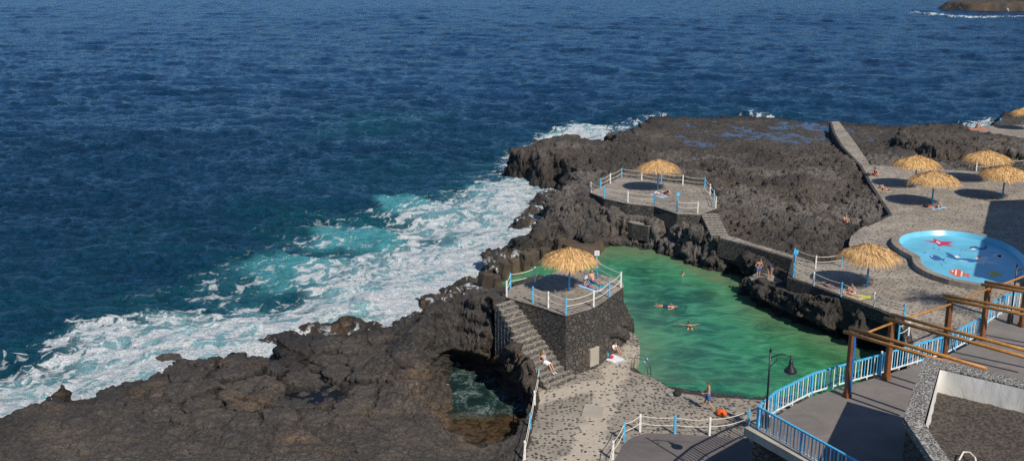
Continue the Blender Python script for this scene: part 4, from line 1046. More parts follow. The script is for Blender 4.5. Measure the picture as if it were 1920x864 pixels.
# ------------------------------------------------------------------ thatched umbrellas
def make_canopy(seed, n=1150):
    r_ = random.Random(seed); mb = MB(); tint = []
    def prof(s):        # s: 0 apex .. 1 rim -> (radius, z)
        return 2.05*s, 3.04-.52*s-.22*s*s-.10*max(0, s-.85)*5
    def strip(a, s0, s1, w_, lift, jit):
        vs = []; k_ = 3
        for i in range(k_+1):
            s = s0+(s1-s0)*i/k_; r, z = prof(min(s, 1.25)); aa_ = a+jit*i/k_; wv_ = math.sin(aa_*3+seed)+.6*math.sin(aa_*7+seed*2.3); r *= 1+.03*wv_*s; z -= .045*wv_*s*s
            if s > .95: z -= (s-.95)*.5*r_.uniform(.4, 1.3)
            ww = w_*(1-.75*(i/k_)); c_ = Vector((r*math.cos(aa_), r*math.sin(aa_), z+lift*(1-.6*i/k_)))
            tv = Vector((-math.sin(aa_), math.cos(aa_), r_.uniform(-.5, .5)))*ww/2
            vs += [c_-tv, c_+tv]
        o = len(mb.f); mb.add(vs, [(2*i, 2*i+1, 2*i+3, 2*i+2) for i in range(k_)])
        v_ = r_.random(); tint.extend([v_]*len(vs))
    for i in range(n):
        s0 = r_.random()**.6*.85; ln = r_.uniform(.22, .42)
        strip(r_.random()*6.2832, s0, min(s0+ln, 1.0+r_.random()*.12), r_.uniform(.05, .15), .04+.17*r_.random()*(1-s0*.5), r_.uniform(-.12, .12))
    for i in range(n//3):
        strip(r_.random()*6.2832, r_.uniform(.7, .85), r_.uniform(.98, 1.16), r_.uniform(.03, .06), r_.uniform(-.02, .06), r_.uniform(-.1, .1))
    for i in range(60):
        a = r_.random()*6.2832; ln = r_.uniform(.12, .3); p = Vector((.05*math.cos(a), .05*math.sin(a), 3.0)); q = p+Vector((math.cos(a)*ln*.7, math.sin(a)*ln*.7, ln*r_.uniform(.3, .9)))
        tv = Vector((-math.sin(a), math.cos(a), 0))*.02
        mb.add([p-tv, p+tv, q+tv*.3, q-tv*.3], [(0, 1, 2, 3)]); v_ = r_.random(); tint.extend([v_]*4)
    # closed underlay so no light leaks through
    o = len(mb.v); mb.lathe([(.02, 3.0)]+[(prof(s)[0], prof(s)[1]-.03) for s in (.25, .5, .75, .93)], n=24); tint.extend([.25]*(len(mb.v)-o))
    return mb, tint
canopies = []
def umbrella(label, u, v, z, px, seed, lean=0.0):
    p = P(u, v, z); s = px*dist(p)/FPX/4.25
    t = thing('thatched_umbrella', label, 'beach umbrella', p, seed*1.3, 'thatched beach umbrellas'); t.scale = (s, s, max(.94, min(1.06, s)))
    k_ = seed % 3
    if len(canopies) <= k_:
        mb, tint = make_canopy(seed); o = mb.build('canopy', M_THATCH, t)
        at = o.data.attributes.new('tint', 'FLOAT', 'POINT'); at.data.foreach_set('value', tint)
        ho = MB().tube([(1.5*math.cos(a*math.pi/14), 1.5*math.sin(a*math.pi/14), 2.17) for a in range(29)], .035, 6, False).build('hoop', M_BLUE, t)
        po_ = MB().tube([(0, 0, -.05), (0, 0, 2.9)], .075, 10).build('pole', M_BLUE, t)
        ba = MB().lathe([(.42, -.02), (.40, .03), (.0, .035)], n=16).build('base', M_CONC, t)
        sp_ = MB()
        for a in range(8):
            th = a*math.pi/4; sp_.tube([(.05*math.cos(th), .05*math.sin(th), 2.86), (1.62*math.cos(th), 1.62*math.sin(th), 2.13)], .022, 5)
        so_ = sp_.build('spokes', M_POST, t); so_['kind'] = 'stuff' if False else so_.get('kind', ''); del so_['kind']
        canopies.append((o, ho, po_, ba, so_))
    else:
        for o in canopies[k_]:
            c_ = o.copy(); COL.objects.link(c_); c_.parent = t
    return t
umbrella('thatched umbrella on the near bastion, shading two sunbathers', 1067, 546, ZN+.05, 109, 0)
umbrella('thatched umbrella alone on the far rope-fenced platform', 1233, 357, ZF+.05, 79, 1)
umbrella('thatched umbrella on the terrace edge, left of the children\'s pool', 1625, 539, ZT, 114, 2)
umbrella('thatched umbrella farthest left of the far right group, beside the walkway', 1715, 351, ZT, 87, 3)
umbrella('thatched umbrella in front of the far right group, reader on a blue towel below', 1747, 384, ZT, 93, 4)
umbrella('thatched umbrella at the back of the far right group, before the rope fence', 1846, 340, ZT, 88, 5)
umbrella('thatched umbrella rightmost of the far right group, nearest the building shadow', 1879, 373, ZT, 92, 6)
umbrella('thatched umbrella cut by the right edge, on the upper terrace', 1921, 243, ZU, 56, 7)

# signs
def sign(label, u, v, z, h, mat_, face):
    p = P(u, v, z); t = thing('sign_post', label, 'sign', p, face)
    MB().tube([(0, 0, 0), (0, 0, h)], .035, 8).build('pole', M_BLUE, t)
    bd = MB().box((0, -.045, h-.18), (.34, .03, .34), bev=.008).build('board', mat_, t)
    return t, bd
def disc(mb, c, r, n=20, r0=0.0):
    vs = [(c[0]+r*math.cos(6.2832*k_/n), c[1], c[2]+r*math.sin(6.2832*k_/n)) for k_ in range(n)]
    if r0 <= 0: return mb.add(vs, [tuple(range(n))])
    vs += [(c[0]+r0*math.cos(6.2832*k_/n), c[1], c[2]+r0*math.sin(6.2832*k_/n)) for k_ in range(n)]
    return mb.add(vs, [(k_, (k_+1) % n, n+(k_+1) % n, n+k_) for k_ in range(n)])
M_RED = simple('red_paint', (.55, .03, .025), .5, .1); M_SIGN = simple('sign_white', (.75, .77, .78), .4, .05)
t, bd = sign('small pale sign with a red ring on the back corner post of the near bastion', 1118, 522, ZN+.05, 2.0, M_SIGN, .1)
mb = MB(); disc(mb, (0, -.064, 1.82), .10, r0=.07); mb.bar((-.06, -.064, 1.76), (.06, -.064, 1.88), .022, .004); mb.build('red_ring', M_RED, t)
sign('plain blue sign board on the front fence of the far platform', 1270, 398.5, ZF+.05, 1.9, M_BLUE, .15)
sign('plain blue sign board where the cobbled path meets the terrace', 1489, 519, ZT, 2.15, M_BLUE, -.1)
# pool ladder
lp = P(1200, 692, ZD); t = thing('pool_ladder', 'curved stainless steel handrails of the ladder going down into the green pool', 'pool ladder', lp, -.45)
for k_ in (0, 1):
    y = -.28+.56*k_
    pts = [(-.5, y, 0), (-.5, y, .55), (-.42, y, .75), (-.2, y, .85), (.25, y, .8), (.45, y, .62), (.62, y, 0), (.75, y, -1.6)]
    MB().tube(pts, .028, 8).build('rail', M_STEEL, t)
for k_ in range(3): MB().tube([(.64+.03*k_, -.28, -.2-.35*k_), (.64+.03*k_, .28, -.2-.35*k_)], .025, 6).build('rung', M_STEEL, t)

# ------------------------------------------------------------------ children's pool
kp = [(195,225),(203,200),(225,180),(280,160),(340,149),(400,142),(480,138),(560,137),(640,142),(720,150),(800,164),(880,181),(960,202),(1030,225),(1100,258),(1160,295),(1215,345),(1245,400),(1240,450),(1212,495),(1165,527),(1110,548),(1040,560),(970,566),(900,565),(840,560),(790,553),(720,541),(640,524),(560,500),(500,478),(445,452),(405,425),(382,398),(373,372),(368,350),(350,335),(320,320),(280,298),(240,275),(215,253)]
kz = ZT+.42
kin = [w2(1640+x/4.3214, 400+y/4.32, kz) for x, y in kp]
kc = Vector((sum(p[0] for p in kin)/len(kin), sum(p[1] for p in kin)/len(kin)))
def offset(poly, d):
    n = len(poly); out = []
    ar = sum(poly[i][0]*poly[(i+1) % n][1]-poly[(i+1) % n][0]*poly[i][1] for i in range(n)); sg = 1 if ar > 0 else -1
    for i in range(n):
        t_ = (Vector(poly[(i+1) % n])-Vector(poly[i-1])).normalized(); out.append((poly[i][0]+t_.y*d*sg, poly[i][1]-t_.x*d*sg))
    return out
t = thing('paddling_pool', 'bean-shaped light blue children\'s pool painted with sea creatures', 'paddling pool', (kc.x, kc.y, ZT))
kout = offset(kin, .62)
M_KPOOL = simple('pool_blue', (.14, .46, .62), .3, .16, .5, bump=.1, bscale=3)
ring(kout, kin, ZT-.1, kz).build('rim', M_PAVE3, t, True)
kwall = MB(); n = len(kin); kf = offset(kin, -.25)
kwall.add([(*p, kz-.004) for p in kin]+[(*p, kz-.40) for p in kf], [(i, (i+1) % n, n+(i+1) % n, n+i) for i in range(n)], True)
kwall.build('inner_wall', M_KPOOL, t, True)
zf_ = kz-.398
MB().sheet(kf, zf_).build('floor', M_KPOOL, t, True)
# generic sea creatures painted on the floor
MUR = {k_: simple('mural_'+k_, c_, .5, .08, 4, bump=0) for k_, c_ in (('red', (.50, .03, .09)), ('white', (.75, .78, .78)), ('blue', (.03, .11, .30)), ('orange', (.62, .11, .03)), ('yellow', (.55, .50, .06)), ('dark', (.015, .03, .06)), ('green', (.42, .55, .05)), ('pale', (.35, .62, .72)))}
kcount = [0]
def K(x, y): return w2(1640+x/4.3214, 400+y/4.32, zf_)
def paint(name, key, pts, layer=0):
    q = [K(*p) for p in pts]; MB().sheet(q, zf_+.005+.004*layer).build(name, MUR[key], t, True)
def ell(cx, cy, rx, ry, a0=0, n=14, rot=0):
    c_, s_ = math.cos(rot), math.sin(rot)
    return [(cx+rx*math.cos(6.2832*i/n)*c_-ry*math.sin(6.2832*i/n)*s_, cy+rx*math.cos(6.2832*i/n)*s_+ry*math.sin(6.2832*i/n)*c_) for i in range(n)]
paint('starfish_painting', 'red', [(400,222),(480,222),(474,200),(540,226),(637,230),(598,248),(640,268),(560,258),(520,268),(498,242)])
paint('eye_painting', 'white', ell(508,230,9,6), 1); paint('eye_painting', 'white', ell(522,240,10,6), 1)
def fish(cx, cy, L, H_, key, flip=1, rot=0, stripes=None, eye=True, nm='fish_painting'):
    c_, s_ = math.cos(rot), math.sin(rot)
    def T(x, y): x *= flip; return (cx+x*c_-y*s_, cy+x*s_+y*c_)
    body = [(-L*.5, 0), (-L*.36, -H_*.32), (-L*.12, -H_*.5), (L*.14, -H_*.36), (L*.32, -H_*.10), (L*.5, -H_*.34), (L*.46, 0), (L*.5, H_*.34), (L*.32, H_*.10), (L*.14, H_*.36), (-L*.12, H_*.5), (-L*.36, H_*.32)]
    paint(nm, key, [T(*p) for p in body])
    if stripes:
        for sx in (-.16, .12): paint('stripe_painting', stripes, [T(L*sx-7, -H_*.34), T(L*sx+5, -H_*.33), T(L*sx+7, H_*.33), T(L*sx-5, H_*.34)], 1)
    if eye: paint('eye_painting', 'white', [T(x-L*.33, y-H_*.10) for x, y in ell(0, 0, L*.055, H_*.11)], 1)
fish(685, 485, 170, 62, 'orange', 1, .22, 'white'); fish(975, 492, 120, 50, 'yellow', 1, .08); fish(505, 362, 130, 42, 'blue', 1, .25); fish(1000, 345, 90, 34, 'white', -1, .1); fish(1010, 345, 46, 22, 'red', -1, .1, eye=False)
paint('whale_painting', 'blue', [(765,282),(780,268),(820,264),(850,275),(880,278),(895,266),(872,256),(900,258),(915,272),(905,288),(870,294),(830,296),(790,296)]); paint('belly_painting', 'white', [(770,288),(800,282),(830,290),(800,297)], 1)
paint('dolphin_painting', 'blue', [(568,316),(600,320),(632,336),(660,362),(700,366),(760,366),(820,374),(840,388),(800,396),(740,390),(690,384),(660,374),(620,362),(575,348),(596,342)])
paint('dolphin_painting', 'pale', [(660,376),(700,378),(760,386),(740,392),(700,388)], 1); paint('wave_painting', 'white', [(648,342),(676,344),(692,356),(672,362),(652,356)])
paint('seal_painting', 'white', [(815,362),(836,345),(868,352),(905,350),(932,366),(900,378),(930,390),(985,398),(990,412),(930,405),(895,400),(880,418),(860,404),(840,412),(815,400),(842,388)]); paint('cap_painting', 'red', [(818,350),(836,340),(862,346),(858,354),(835,352)], 1)
for cx, cy, s_ in ((480,280,9),(520,290,7),(700,300,7),(540,410,8),(575,400,6),(960,320,7),(405,318,10),(690,338,6),(735,300,6),(545,425,6)): paint('bubble_painting', 'dark' if s_ < 8 else 'blue', ell(cx, cy, s_, s_*.35), 0)
p0, p1 = K(910,214), K(1000,240); MB().bar((p0[0], p0[1]+.35, zf_+.33), (p1[0], p1[1]+.35, zf_+.33), .07, .16).build('overflow_slot', M_IRON, t, True)

# ------------------------------------------------------------------ off-frame neighbours that throw shadows into the view
def caster(u, v, z, h): p = P(u, v, z); L = h/math.tan(SUN_EL); return Vector((p.x+SUN_AZ[0]*L, p.y+SUN_AZ[1]*L))
c0, c1 = caster(1868, 379, ZT, 12), caster(1838, 520, ZT, 12)
t = thing('building', 'white seaside building right of the children\'s pool, throwing the large shadow', 'building', (c0.x, c0.y, ZT))
e = Vector((26, 4)); bp = [tuple(c0), tuple(c1), tuple(c1+e), tuple(c0+e)]
M_BLD = simple('white_render', (.66, .63, .57), .8, .08, 1.0)
MB().prism(bp, ZT-.3, ZT+12).build('wall', M_BLD, t, True)
ring(offset(bp, .15), inset(bp, .3), ZT+12.002, ZT+12.5).build('parapet', M_CONC_L, t, True)
dv = (c1-c0); ang = math.atan2(dv.y, dv.x)
for f_ in range(3):
    for k_ in range(4):
        q = c0.lerp(c1, (k_+.5)/4); MB().box((q.x, q.y, ZT+2.2+3.6*f_), (1.5, .16, 1.6), rz=ang).build('window', M_IRON, t, True)
pc = caster(1752, 560, ZT, 9.0)
t = thing('palm_tree', 'tall palm tree on the right, its frond shadow falling on the terrace', 'palm tree', (pc.x, pc.y, ZP))
zt = ZT+9.0-ZP
MB().tube([(0, 0, -.2), (.15, .1, zt*.5), (0, 0, zt)], [.26, .2, .17], 10).build('trunk', M_POST, t)
fr_ = MB()
for i in range(26):
    a = i*2.4; up = random.uniform(-.25, .9); L = random.uniform(2.4, 3.0); pts = []
    for j in range(8):
        s_ = j/7; pts.append(Vector((math.cos(a)*L*s_, math.sin(a)*L*s_, zt+up*L*s_-1.5*s_*s_*L*.5)))
    sd_ = Vector((-math.sin(a), math.cos(a), 0))
    for j in range(1, 8):
        for k_ in (0, .33, .66):
            c_ = pts[j-1].lerp(pts[j], k_); d_ = (pts[j]-pts[j-1]).normalized(); ln = .75*math.sin(math.pi*min(1, (j+k_)/8+.08))+.1
            for sg in (-1, 1):
                tip = c_+sd_*sg*ln*.85+d_*ln*.5+Vector((0, 0, -ln*.35)); fr_.add([c_-d_*.03, c_+d_*.03, tip], [(0, 1, 2)])
fr_.build('fronds', simple('palm_green', (.05, .09, .025), .6), t)
# ------------------------------------------------------------------ people
def capsule(mb, a, b, r1, r2, n=10):
    a, b = Vector(a), Vector(b); d = b-a; L = d.length
    if L < 1e-5: d = Vector((0, 0, 1)); L = 1e-5
    d = d/L; ref = Vector((0, 0, 1)) if abs(d.z) < .9 else Vector((1, 0, 0))
    x = d.cross(ref).normalized(); y = x.cross(d)
    rings = []
    for t_ in (0, .35, .75): ph = math.pi/2*(1-t_); rings.append((a-d*r1*math.sin(ph), r1*math.cos(ph)+1e-4))
    rings += [(a, r1), (b, r2)]
    for t_ in (.75, .35, 0): ph = math.pi/2*(1-t_); rings.append((b+d*r2*math.sin(ph), r2*math.cos(ph)+1e-4))
    vs = [c+(x*math.cos(6.2832*k/n)+y*math.sin(6.2832*k/n))*r for c, r in rings for k in range(n)]
    m = len(rings)
    fs = [(i*n+k, i*n+(k+1) % n, (i+1)*n+(k+1) % n, (i+1)*n+k) for i in range(m-1) for k in range(n)]
    fs += [tuple(range(n))[::-1], tuple((m-1)*n+k for k in range(n))]
    mb.add(vs, fs, True)
def ellipsoid(mb, c, X, Y, Z, n=12, m=8):
    c = Vector(c); vs = []
    for i in range(m+1):
        ph = math.pi*(i/m)-math.pi/2; 
        for k in range(n):
            a = 6.2832*k/n; q = max(math.cos(ph), .02)
            vs.append(c+X*(q*math.cos(a))+Y*(q*math.sin(a))+Z*math.sin(ph))
    fs = [(i*n+k, i*n+(k+1) % n, (i+1)*n+(k+1) % n, (i+1)*n+k) for i in range(m) for k in range(n)]
    fs += [tuple(range(n))[::-1], tuple(m*n+k for k in range(n))]
    mb.add(vs, fs, True)
def fuse(name, mb, vox, mats, parent, extra=None, smooth=3, paint_=None):
    """one continuous surface from overlapping volumes"""
    me = bpy.data.meshes.new('t'); me.from_pydata([tuple(v) for v in mb.v], [], mb.f)
    o = bpy.data.objects.new('t', me); COL.objects.link(o)
    md = o.modifiers.new('r', 'REMESH'); md.mode = 'VOXEL'; md.voxel_size = vox; md.use_smooth_shade = True
    s_ = o.modifiers.new('s', 'SMOOTH'); s_.factor = .5; s_.iterations = smooth
    dg = bpy.context.evaluated_depsgraph_get(); ev = o.evaluated_get(dg)
    nm = bpy.data.meshes.new_from_object(ev)
    bpy.data.objects.remove(o); bpy.data.meshes.remove(me)
    if extra is not None and extra.v:
        bm = bmesh.new(); bm.from_mesh(nm); base = [bm.verts.new(v) for v in extra.v]
        for f in extra.f:
            try: bm.faces.new([base[i] for i in f]).smooth = True
            except ValueError: pass
        bm.to_mesh(nm); bm.free()
    nm.name = name; nm.materials.clear()
    for m in mats: nm.materials.append(m)
    if paint_ is not None:
        for p in nm.polygons:
            k_ = paint_(p.center)
            if k_: p.material_index = k_
    ob = bpy.data.objects.new(name, nm); COL.objects.link(ob); ob.parent = parent
    return ob
SKINS = {k_: simple('skin_'+k_, c_, .55, .10, 5, bump=0) for k_, c_ in (('tan', (.44, .25, .165)), ('fair', (.58, .39, .30)), ('red', (.50, .27, .19)), ('dark', (.30, .16, .10)))}
HAIRS = {k_: simple('hair_'+k_, c_, .6, .3, 30) for k_, c_ in (('dark', (.025, .016, .011)), ('brown', (.08, .04, .02)), ('blond', (.36, .20, .08)), ('grey', (.14, .12, .11)))}
CL = {k_: simple('cloth_'+k_, c_, .85, .15, 8, bump=.2) for k_, c_ in (('blue', (.05, .11, .30)), ('navy', (.015, .025, .07)), ('white', (.70, .71, .73)), ('black', (.012, .012, .014)), ('red', (.45, .025, .03)), ('purple', (.16, .04, .22)), ('teal', (.02, .28, .36)), ('lightblue', (.30, .50, .72)), ('orange', (.70, .10, .015)), ('grey', (.20, .20, .21)), ('yellow', (.50, .48, .05)), ('sand', (.50, .40, .26)), ('orangetowel', (.62, .17, .05)))}
M_EYE = simple('eye_dark', (.02, .015, .012), .3, .05, bump=0); M_LIP = simple('lip', (.32, .09, .07), .5, .05, bump=0)
POSES = {}
def mirror(d):
    out = {}
    for k_, v in d.items():
        if k_.endswith('*'): out[k_[:-1]+'L'] = v; out[k_[:-1]+'R'] = (-v[0], v[1], v[2])
        else: out[k_] = v
    return out
def pose(nm, base=None, **kw):
    d = dict(POSES[base]) if base else {}
    d.update(mirror({k_.replace('_', '*'): v for k_, v in kw.items()})); POSES[nm] = d
pose('stand', pel=(0,0,.95), che=(0,.01,1.28), nek=(0,0,1.48), hed=(0,.03,1.63), look=(0,1,0), sh_=(.19,0,1.42), el_=(.27,-.03,1.14), wr_=(.27,.06,.88), hp_=(.095,0,.92), kn_=(.11,.02,.50), an_=(.11,-.02,.08), to_=(.13,.15,.03))
pose('walk', 'stand', hed=(0,.06,1.62), look=(0,1,-.45), elL=(.26,.05,1.14), wrL=(.20,.28,1.02), elR=(-.26,.02,1.14), wrR=(-.16,.26,1.08), knL=(.10,.17,.50), anL=(.11,.30,.10), toL=(.12,.47,.05), knR=(-.10,-.05,.49), anR=(-.10,-.34,.12), toR=(-.11,-.19,.03))
pose('hips', 'stand', pel=(0,0,.95), che=(0,.08,1.26), nek=(0,.14,1.44), hed=(0,.21,1.57), look=(0,1,-.4), sh_=(.19,.12,1.39), el_=(.36,.05,1.14), wr_=(.19,.10,.96), knL=(.13,.05,.50), anL=(.14,.05,.08), toL=(.16,.22,.03))
pose('bend', 'stand', pel=(0,-.05,.93), che=(0,.24,1.12), nek=(0,.42,1.17), hed=(0,.55,1.13), look=(0,.5,-.8), sh_=(.19,.36,1.14), el_=(.21,.42,.86), wr_=(.14,.45,.62), kn_=(.11,.03,.50))
pose('knees', pel=(0,0,.11), che=(0,.05,.43), nek=(0,.13,.62), hed=(0,.21,.74), look=(0,1,-.35), sh_=(.19,.11,.56), el_=(.26,.27,.36), wr_=(.10,.43,.40), hp_=(.095,.02,.11), kn_=(.13,.40,.50), an_=(.11,.60,.08), to_=(.12,.77,.03))
pose('back', pel=(0,0,.11), che=(0,-.17,.41), nek=(0,-.25,.59), hed=(0,-.23,.75), look=(0,1,-.1), sh_=(.19,-.25,.53), el_=(.28,-.42,.30), wr_=(.26,-.50,.06), hp_=(.095,.02,.11), kn_=(.12,.44,.22), an_=(.12,.84,.07), to_=(.16,.88,.22))
pose('step', pel=(0,0,.11), che=(0,-.16,.42), nek=(0,-.22,.61), hed=(0,-.20,.77), look=(.15,1,.15), sh_=(.18,-.22,.55), el_=(.27,-.36,.36), wr_=(.25,-.28,.30), hp_=(.095,.02,.11), kn_=(.10,.42,.10), an_=(.09,.72,-.34), to_=(.10,.87,-.40))
pose('supine', pel=(0,0,.11), che=(0,.36,.12), nek=(0,.56,.11), hed=(0,.70,.13), look=(0,-.15,1), sh_=(.18,.50,.11), el_=(.30,.28,.07), wr_=(.29,.03,.06), hp_=(.095,-.03,.11), kn_=(.12,-.45,.13), an_=(.13,-.86,.07), to_=(.18,-.90,.22))
pose('supine_read', 'supine', hed=(0,.70,.20), look=(0,-.5,1), el_=(.25,.34,.22), wr_=(.10,.34,.46))
pose('supine_knee', 'supine', knL=(.14,-.33,.46), anL=(.12,-.62,.08), toL=(.13,-.78,.03), knR=(-.12,-.44,.14))
pose('supine_knees', 'supine', kn_=(.13,-.30,.47), an_=(.12,-.58,.08), to_=(.13,-.74,.03), wr_=(.10,.12,.24))
pose('prone', 'supine', look=(.9,.1,.2), hed=(0,.70,.10), el_=(.34,.62,.06), wr_=(.14,.78,.05), to_=(.13,-.98,.03))
pose('float', 'supine', hed=(0,.70,.16), look=(0,-.5,.9), el_=(.42,.40,.10), wr_=(.62,.24,.12), knL=(.16,-.42,.14), anL=(.26,-.84,.12), an_=(.22,-.84,.11), to_=(.24,-.95,.18))
pose('breast', 'prone', look=(0,1,.2), hed=(0,.70,.24), nek=(0,.56,.15), el_=(.42,.60,.10), wr_=(.68,.72,.13), sh_=(.19,.50,.12), kn_=(.20,-.40,.02), an_=(.34,-.74,.0), to_=(.42,-.84,-.02))
pose('tread', 'stand', elR=(-.40,.15,1.36), wrR=(-.62,.36,1.36), elL=(.40,.20,1.30), wrL=(.50,.42,1.28))

def person(label, loc, face, pz, skin='tan', hair='dark', long_hair=False, clothes=(), h=1.75, female=False, group=None, yaw=None):
    J = {k_: Vector(v) for k_, v in POSES[pz].items()}
    rz = math.atan2(-face[0], face[1])
    t = thing('person', label, 'person', loc, rz, group); t.scale = (h/1.75,)*3
    b = MB(); f = .92 if female else 1.0
    up = (J['nek']-J['pel']).normalized(); lat = (J['shR']-J['shL']); lat = lat.normalized() if lat.length > .01 else Vector((-1, 0, 0)); fwd = lat.cross(up).normalized()*1.0
    if fwd.dot(Vector((0, 1, 0))) < 0 and pz in ('stand', 'walk', 'hips', 'bend', 'knees', 'back', 'step', 'tread'): fwd = -fwd
    if pz.startswith(('supine', 'float')): fwd = Vector((0, 0, 1))
    if pz in ('prone', 'breast'): fwd = Vector((0, 0, -1))
    mid = J['pel'].lerp(J['che'], .5)
    capsule(b, J['pel'], mid, .118, .098*f); capsule(b, mid, J['che'], .098*f, .118*f); capsule(b, J['che'], J['nek'], .115*f, .058)
    for s_ in 'LR':
        hp, sh = J['hp'+s_], J['sh'+s_]
        capsule(b, J['pel'].lerp(hp, .7), mid.lerp(J['che'].lerp(sh, .3), .35), .098, .075*f); capsule(b, mid.lerp(sh, .28), J['che'].lerp(sh, .62), .075*f, .085*f)
        capsule(b, J['nek'].lerp(J['che'], .25), sh, .062, .056*f)
        capsule(b, sh, J['el'+s_], .053*f, .039*f); capsule(b, J['el'+s_], J['wr'+s_], .040*f, .027*f)
        q = hp.lerp(J['kn'+s_], .4); capsule(b, hp, q, .092, .078); capsule(b, q, J['kn'+s_], .078, .053)
        q = J['kn'+s_].lerp(J['an'+s_], .3); capsule(b, J['kn'+s_], q, .053, .055); capsule(b, q, J['an'+s_], .055, .034)
        capsule(b, J['an'+s_], J['an'+s_].lerp(J['to'+s_], .3), .037, .036); capsule(b, J['an'+s_]+Vector((0, 0, -.0)), J['to'+s_], .036, .026)
        if female: ellipsoid(b, J['che']+(sh-J['che'])*.42-up*.02+fwd*.085, lat*.062, up*.062, fwd*.062)
    lk = J['look'].normalized(); hu = (J['hed']-J['nek']).normalized(); side = lk.cross(hu); side.normalize(); hu = side.cross(lk).normalized()
    H = J['hed']
    capsule(b, J['nek'], H-hu*.04, .050, .050)
    ellipsoid(b, H+hu*.015, side*.074, lk*.092, hu*.108); ellipsoid(b, H+lk*.035-hu*.055, side*.050, lk*.052, hu*.060)
    capsule(b, H+lk*.088+hu*.012, H+lk*.105-hu*.018, .010, .016)
    for s_ in (-1, 1): ellipsoid(b, H+side*.076*s_-hu*.005-lk*.01, side*.014, lk*.022, hu*.032)
    ex = MB()
    for s_ in 'LR':
        wr, el = J['wr'+s_], J['el'+s_]; d = (wr-el).normalized(); x = d.cross(fwd if abs(d.dot(fwd)) < .9 else up).normalized(); nrm = x.cross(d)
        p = wr+d*.075; ellipsoid(b, wr+d*.05, x*.040, nrm*.018, d*.058)
        for i, (o_, l_) in enumerate(((-.028, .065), (-.009, .078), (.010, .072), (.028, .055))):
            a = p+x*o_; m_ = a+d*l_*.55+nrm*.010; ex.tube([a-d*.02, m_, a+d*l_*.9+nrm*.035], [.0095, .009, .007], 6)
        tp = wr+d*.025+x*-.034; ex.tube([tp, tp+d*.03-x*.025, tp+d*.065-x*.028+nrm*.012], [.012, .011, .008], 6)
    e1, e2, mo = H+lk*.09+side*.030+hu*.02, H+lk*.09-side*.030+hu*.02, H+lk*.085-hu*.05
    def pt(c):
        if (c-e1).length < .014 or (c-e2).length < .014: return 1
        if abs((c-mo).dot(side)) < .024 and abs((c-mo).dot(hu)) < .009 and (c-mo).length < .04: return 2
        return 0
    fuse('body', b, .013, [SKINS[skin], M_EYE, M_LIP], t, ex, 2, pt)
    hb = MB(); ellipsoid(hb, H+hu*.030-lk*.016, side*.083, lk*.092, hu*.106)
    ellipsoid(hb, H-lk*.035-hu*.02, side*.076, lk*.066, hu*.08)
    if long_hair:
        q = J['che'].lerp(J['nek'], .3)-fwd*.11; capsule(hb, H-lk*.05, J['nek']-fwd*.06, .075, .08); capsule(hb, J['nek']-fwd*.06, q, .08, .05)
    # hair never in front of the face
    hf = fuse('hair', hb, .014, [HAIRS[hair]], t, None, 1)
    bm = bmesh.new(); bm.from_mesh(hf.data)
    kill = [v for v in bm.verts if (v.co-H).dot(lk) > .035 and (v.co-H).dot(hu) < .062]
    bmesh.ops.delete(bm, geom=kill, context='VERTS'); bm.to_mesh(hf.data); bm.free()
    for kind, key in clothes:
        c_ = MB()
        if kind in ('shorts', 'briefs', 'wrap'):
            fr_ = {'shorts': .55, 'briefs': .10, 'wrap': .60}[kind]; g = {'shorts': .018, 'briefs': .010, 'wrap': .03}[kind]
            capsule(c_, J['hpL'], J['hpR'], .098+g, .098+g); capsule(c_, J['pel'], J['pel'].lerp(J['che'], .16), .118+g, .108+g)
            for s_ in 'LR':
                capsule(c_, J['pel'].lerp(J['hp'+s_], .7), J['pel'].lerp(J['hp'+s_], .75)+up*.04, .10+g, .09+g)
                a, e = J['hp'+s_], J['hp'+s_].lerp(J['kn'+s_], fr_); capsule(c_, a, e, .094+g, (.082 if fr_ > .2 else .08)+g)
            if kind == 'wrap': capsule(c_, J['hpL'].lerp(J['knL'], .5), J['hpR'].lerp(J['knR'], .5), .10, .10)
        elif kind == 'top':
            ellipsoid(c_, J['che']-up*.025, lat*.150, fwd*.128, up*.040)
            for s_ in 'LR': ellipsoid(c_, J['che']+(J['sh'+s_]-J['che'])*.42-up*.02+fwd*.09, lat*.068, up*.066, fwd*.066)
        elif kind == 'shirt':
            capsule(c_, J['pel']+up*.05, mid, .13, .118); capsule(c_, mid, J['che'], .118, .138); capsule(c_, J['che'], J['nek'].lerp(J['che'], .2), .132, .08)
            for s_ in 'LR':
                sh = J['sh'+s_]; capsule(c_, mid.lerp(sh, .28), J['che'].lerp(sh, .62), .095, .10); capsule(c_, J['nek'].lerp(J['che'], .3), sh, .07, .07); capsule(c_, sh, sh.lerp(J['el'+s_], .55), .070, .062)
        elif kind == 'shoes':
            for s_ in 'LR': capsule(c_, J['an'+s_]-Vector((0, 0, .01)), J['to'+s_], .046, .036)
        fuse({'shorts': 'swim_shorts', 'briefs': 'swim_briefs', 'wrap': 'skirt', 'top': 'bikini_top', 'shirt': 'shirt', 'shoes': 'shoes'}[kind], c_, .016, [CL[key]], t, None, 2)
    return t
def dirpx(u0, v0, u1, v1, z):
    a, b_ = P(u0, v0, z), P(u1, v1, z); d = b_-a; return (d.x, d.y)
def lie(label, pz, head, foot, z, **kw):
    a, b_ = P(*foot, z), P(*head, z); return person(label, a.lerp(b_, .53), (b_.x-a.x, b_.y-a.y), pz, **kw)
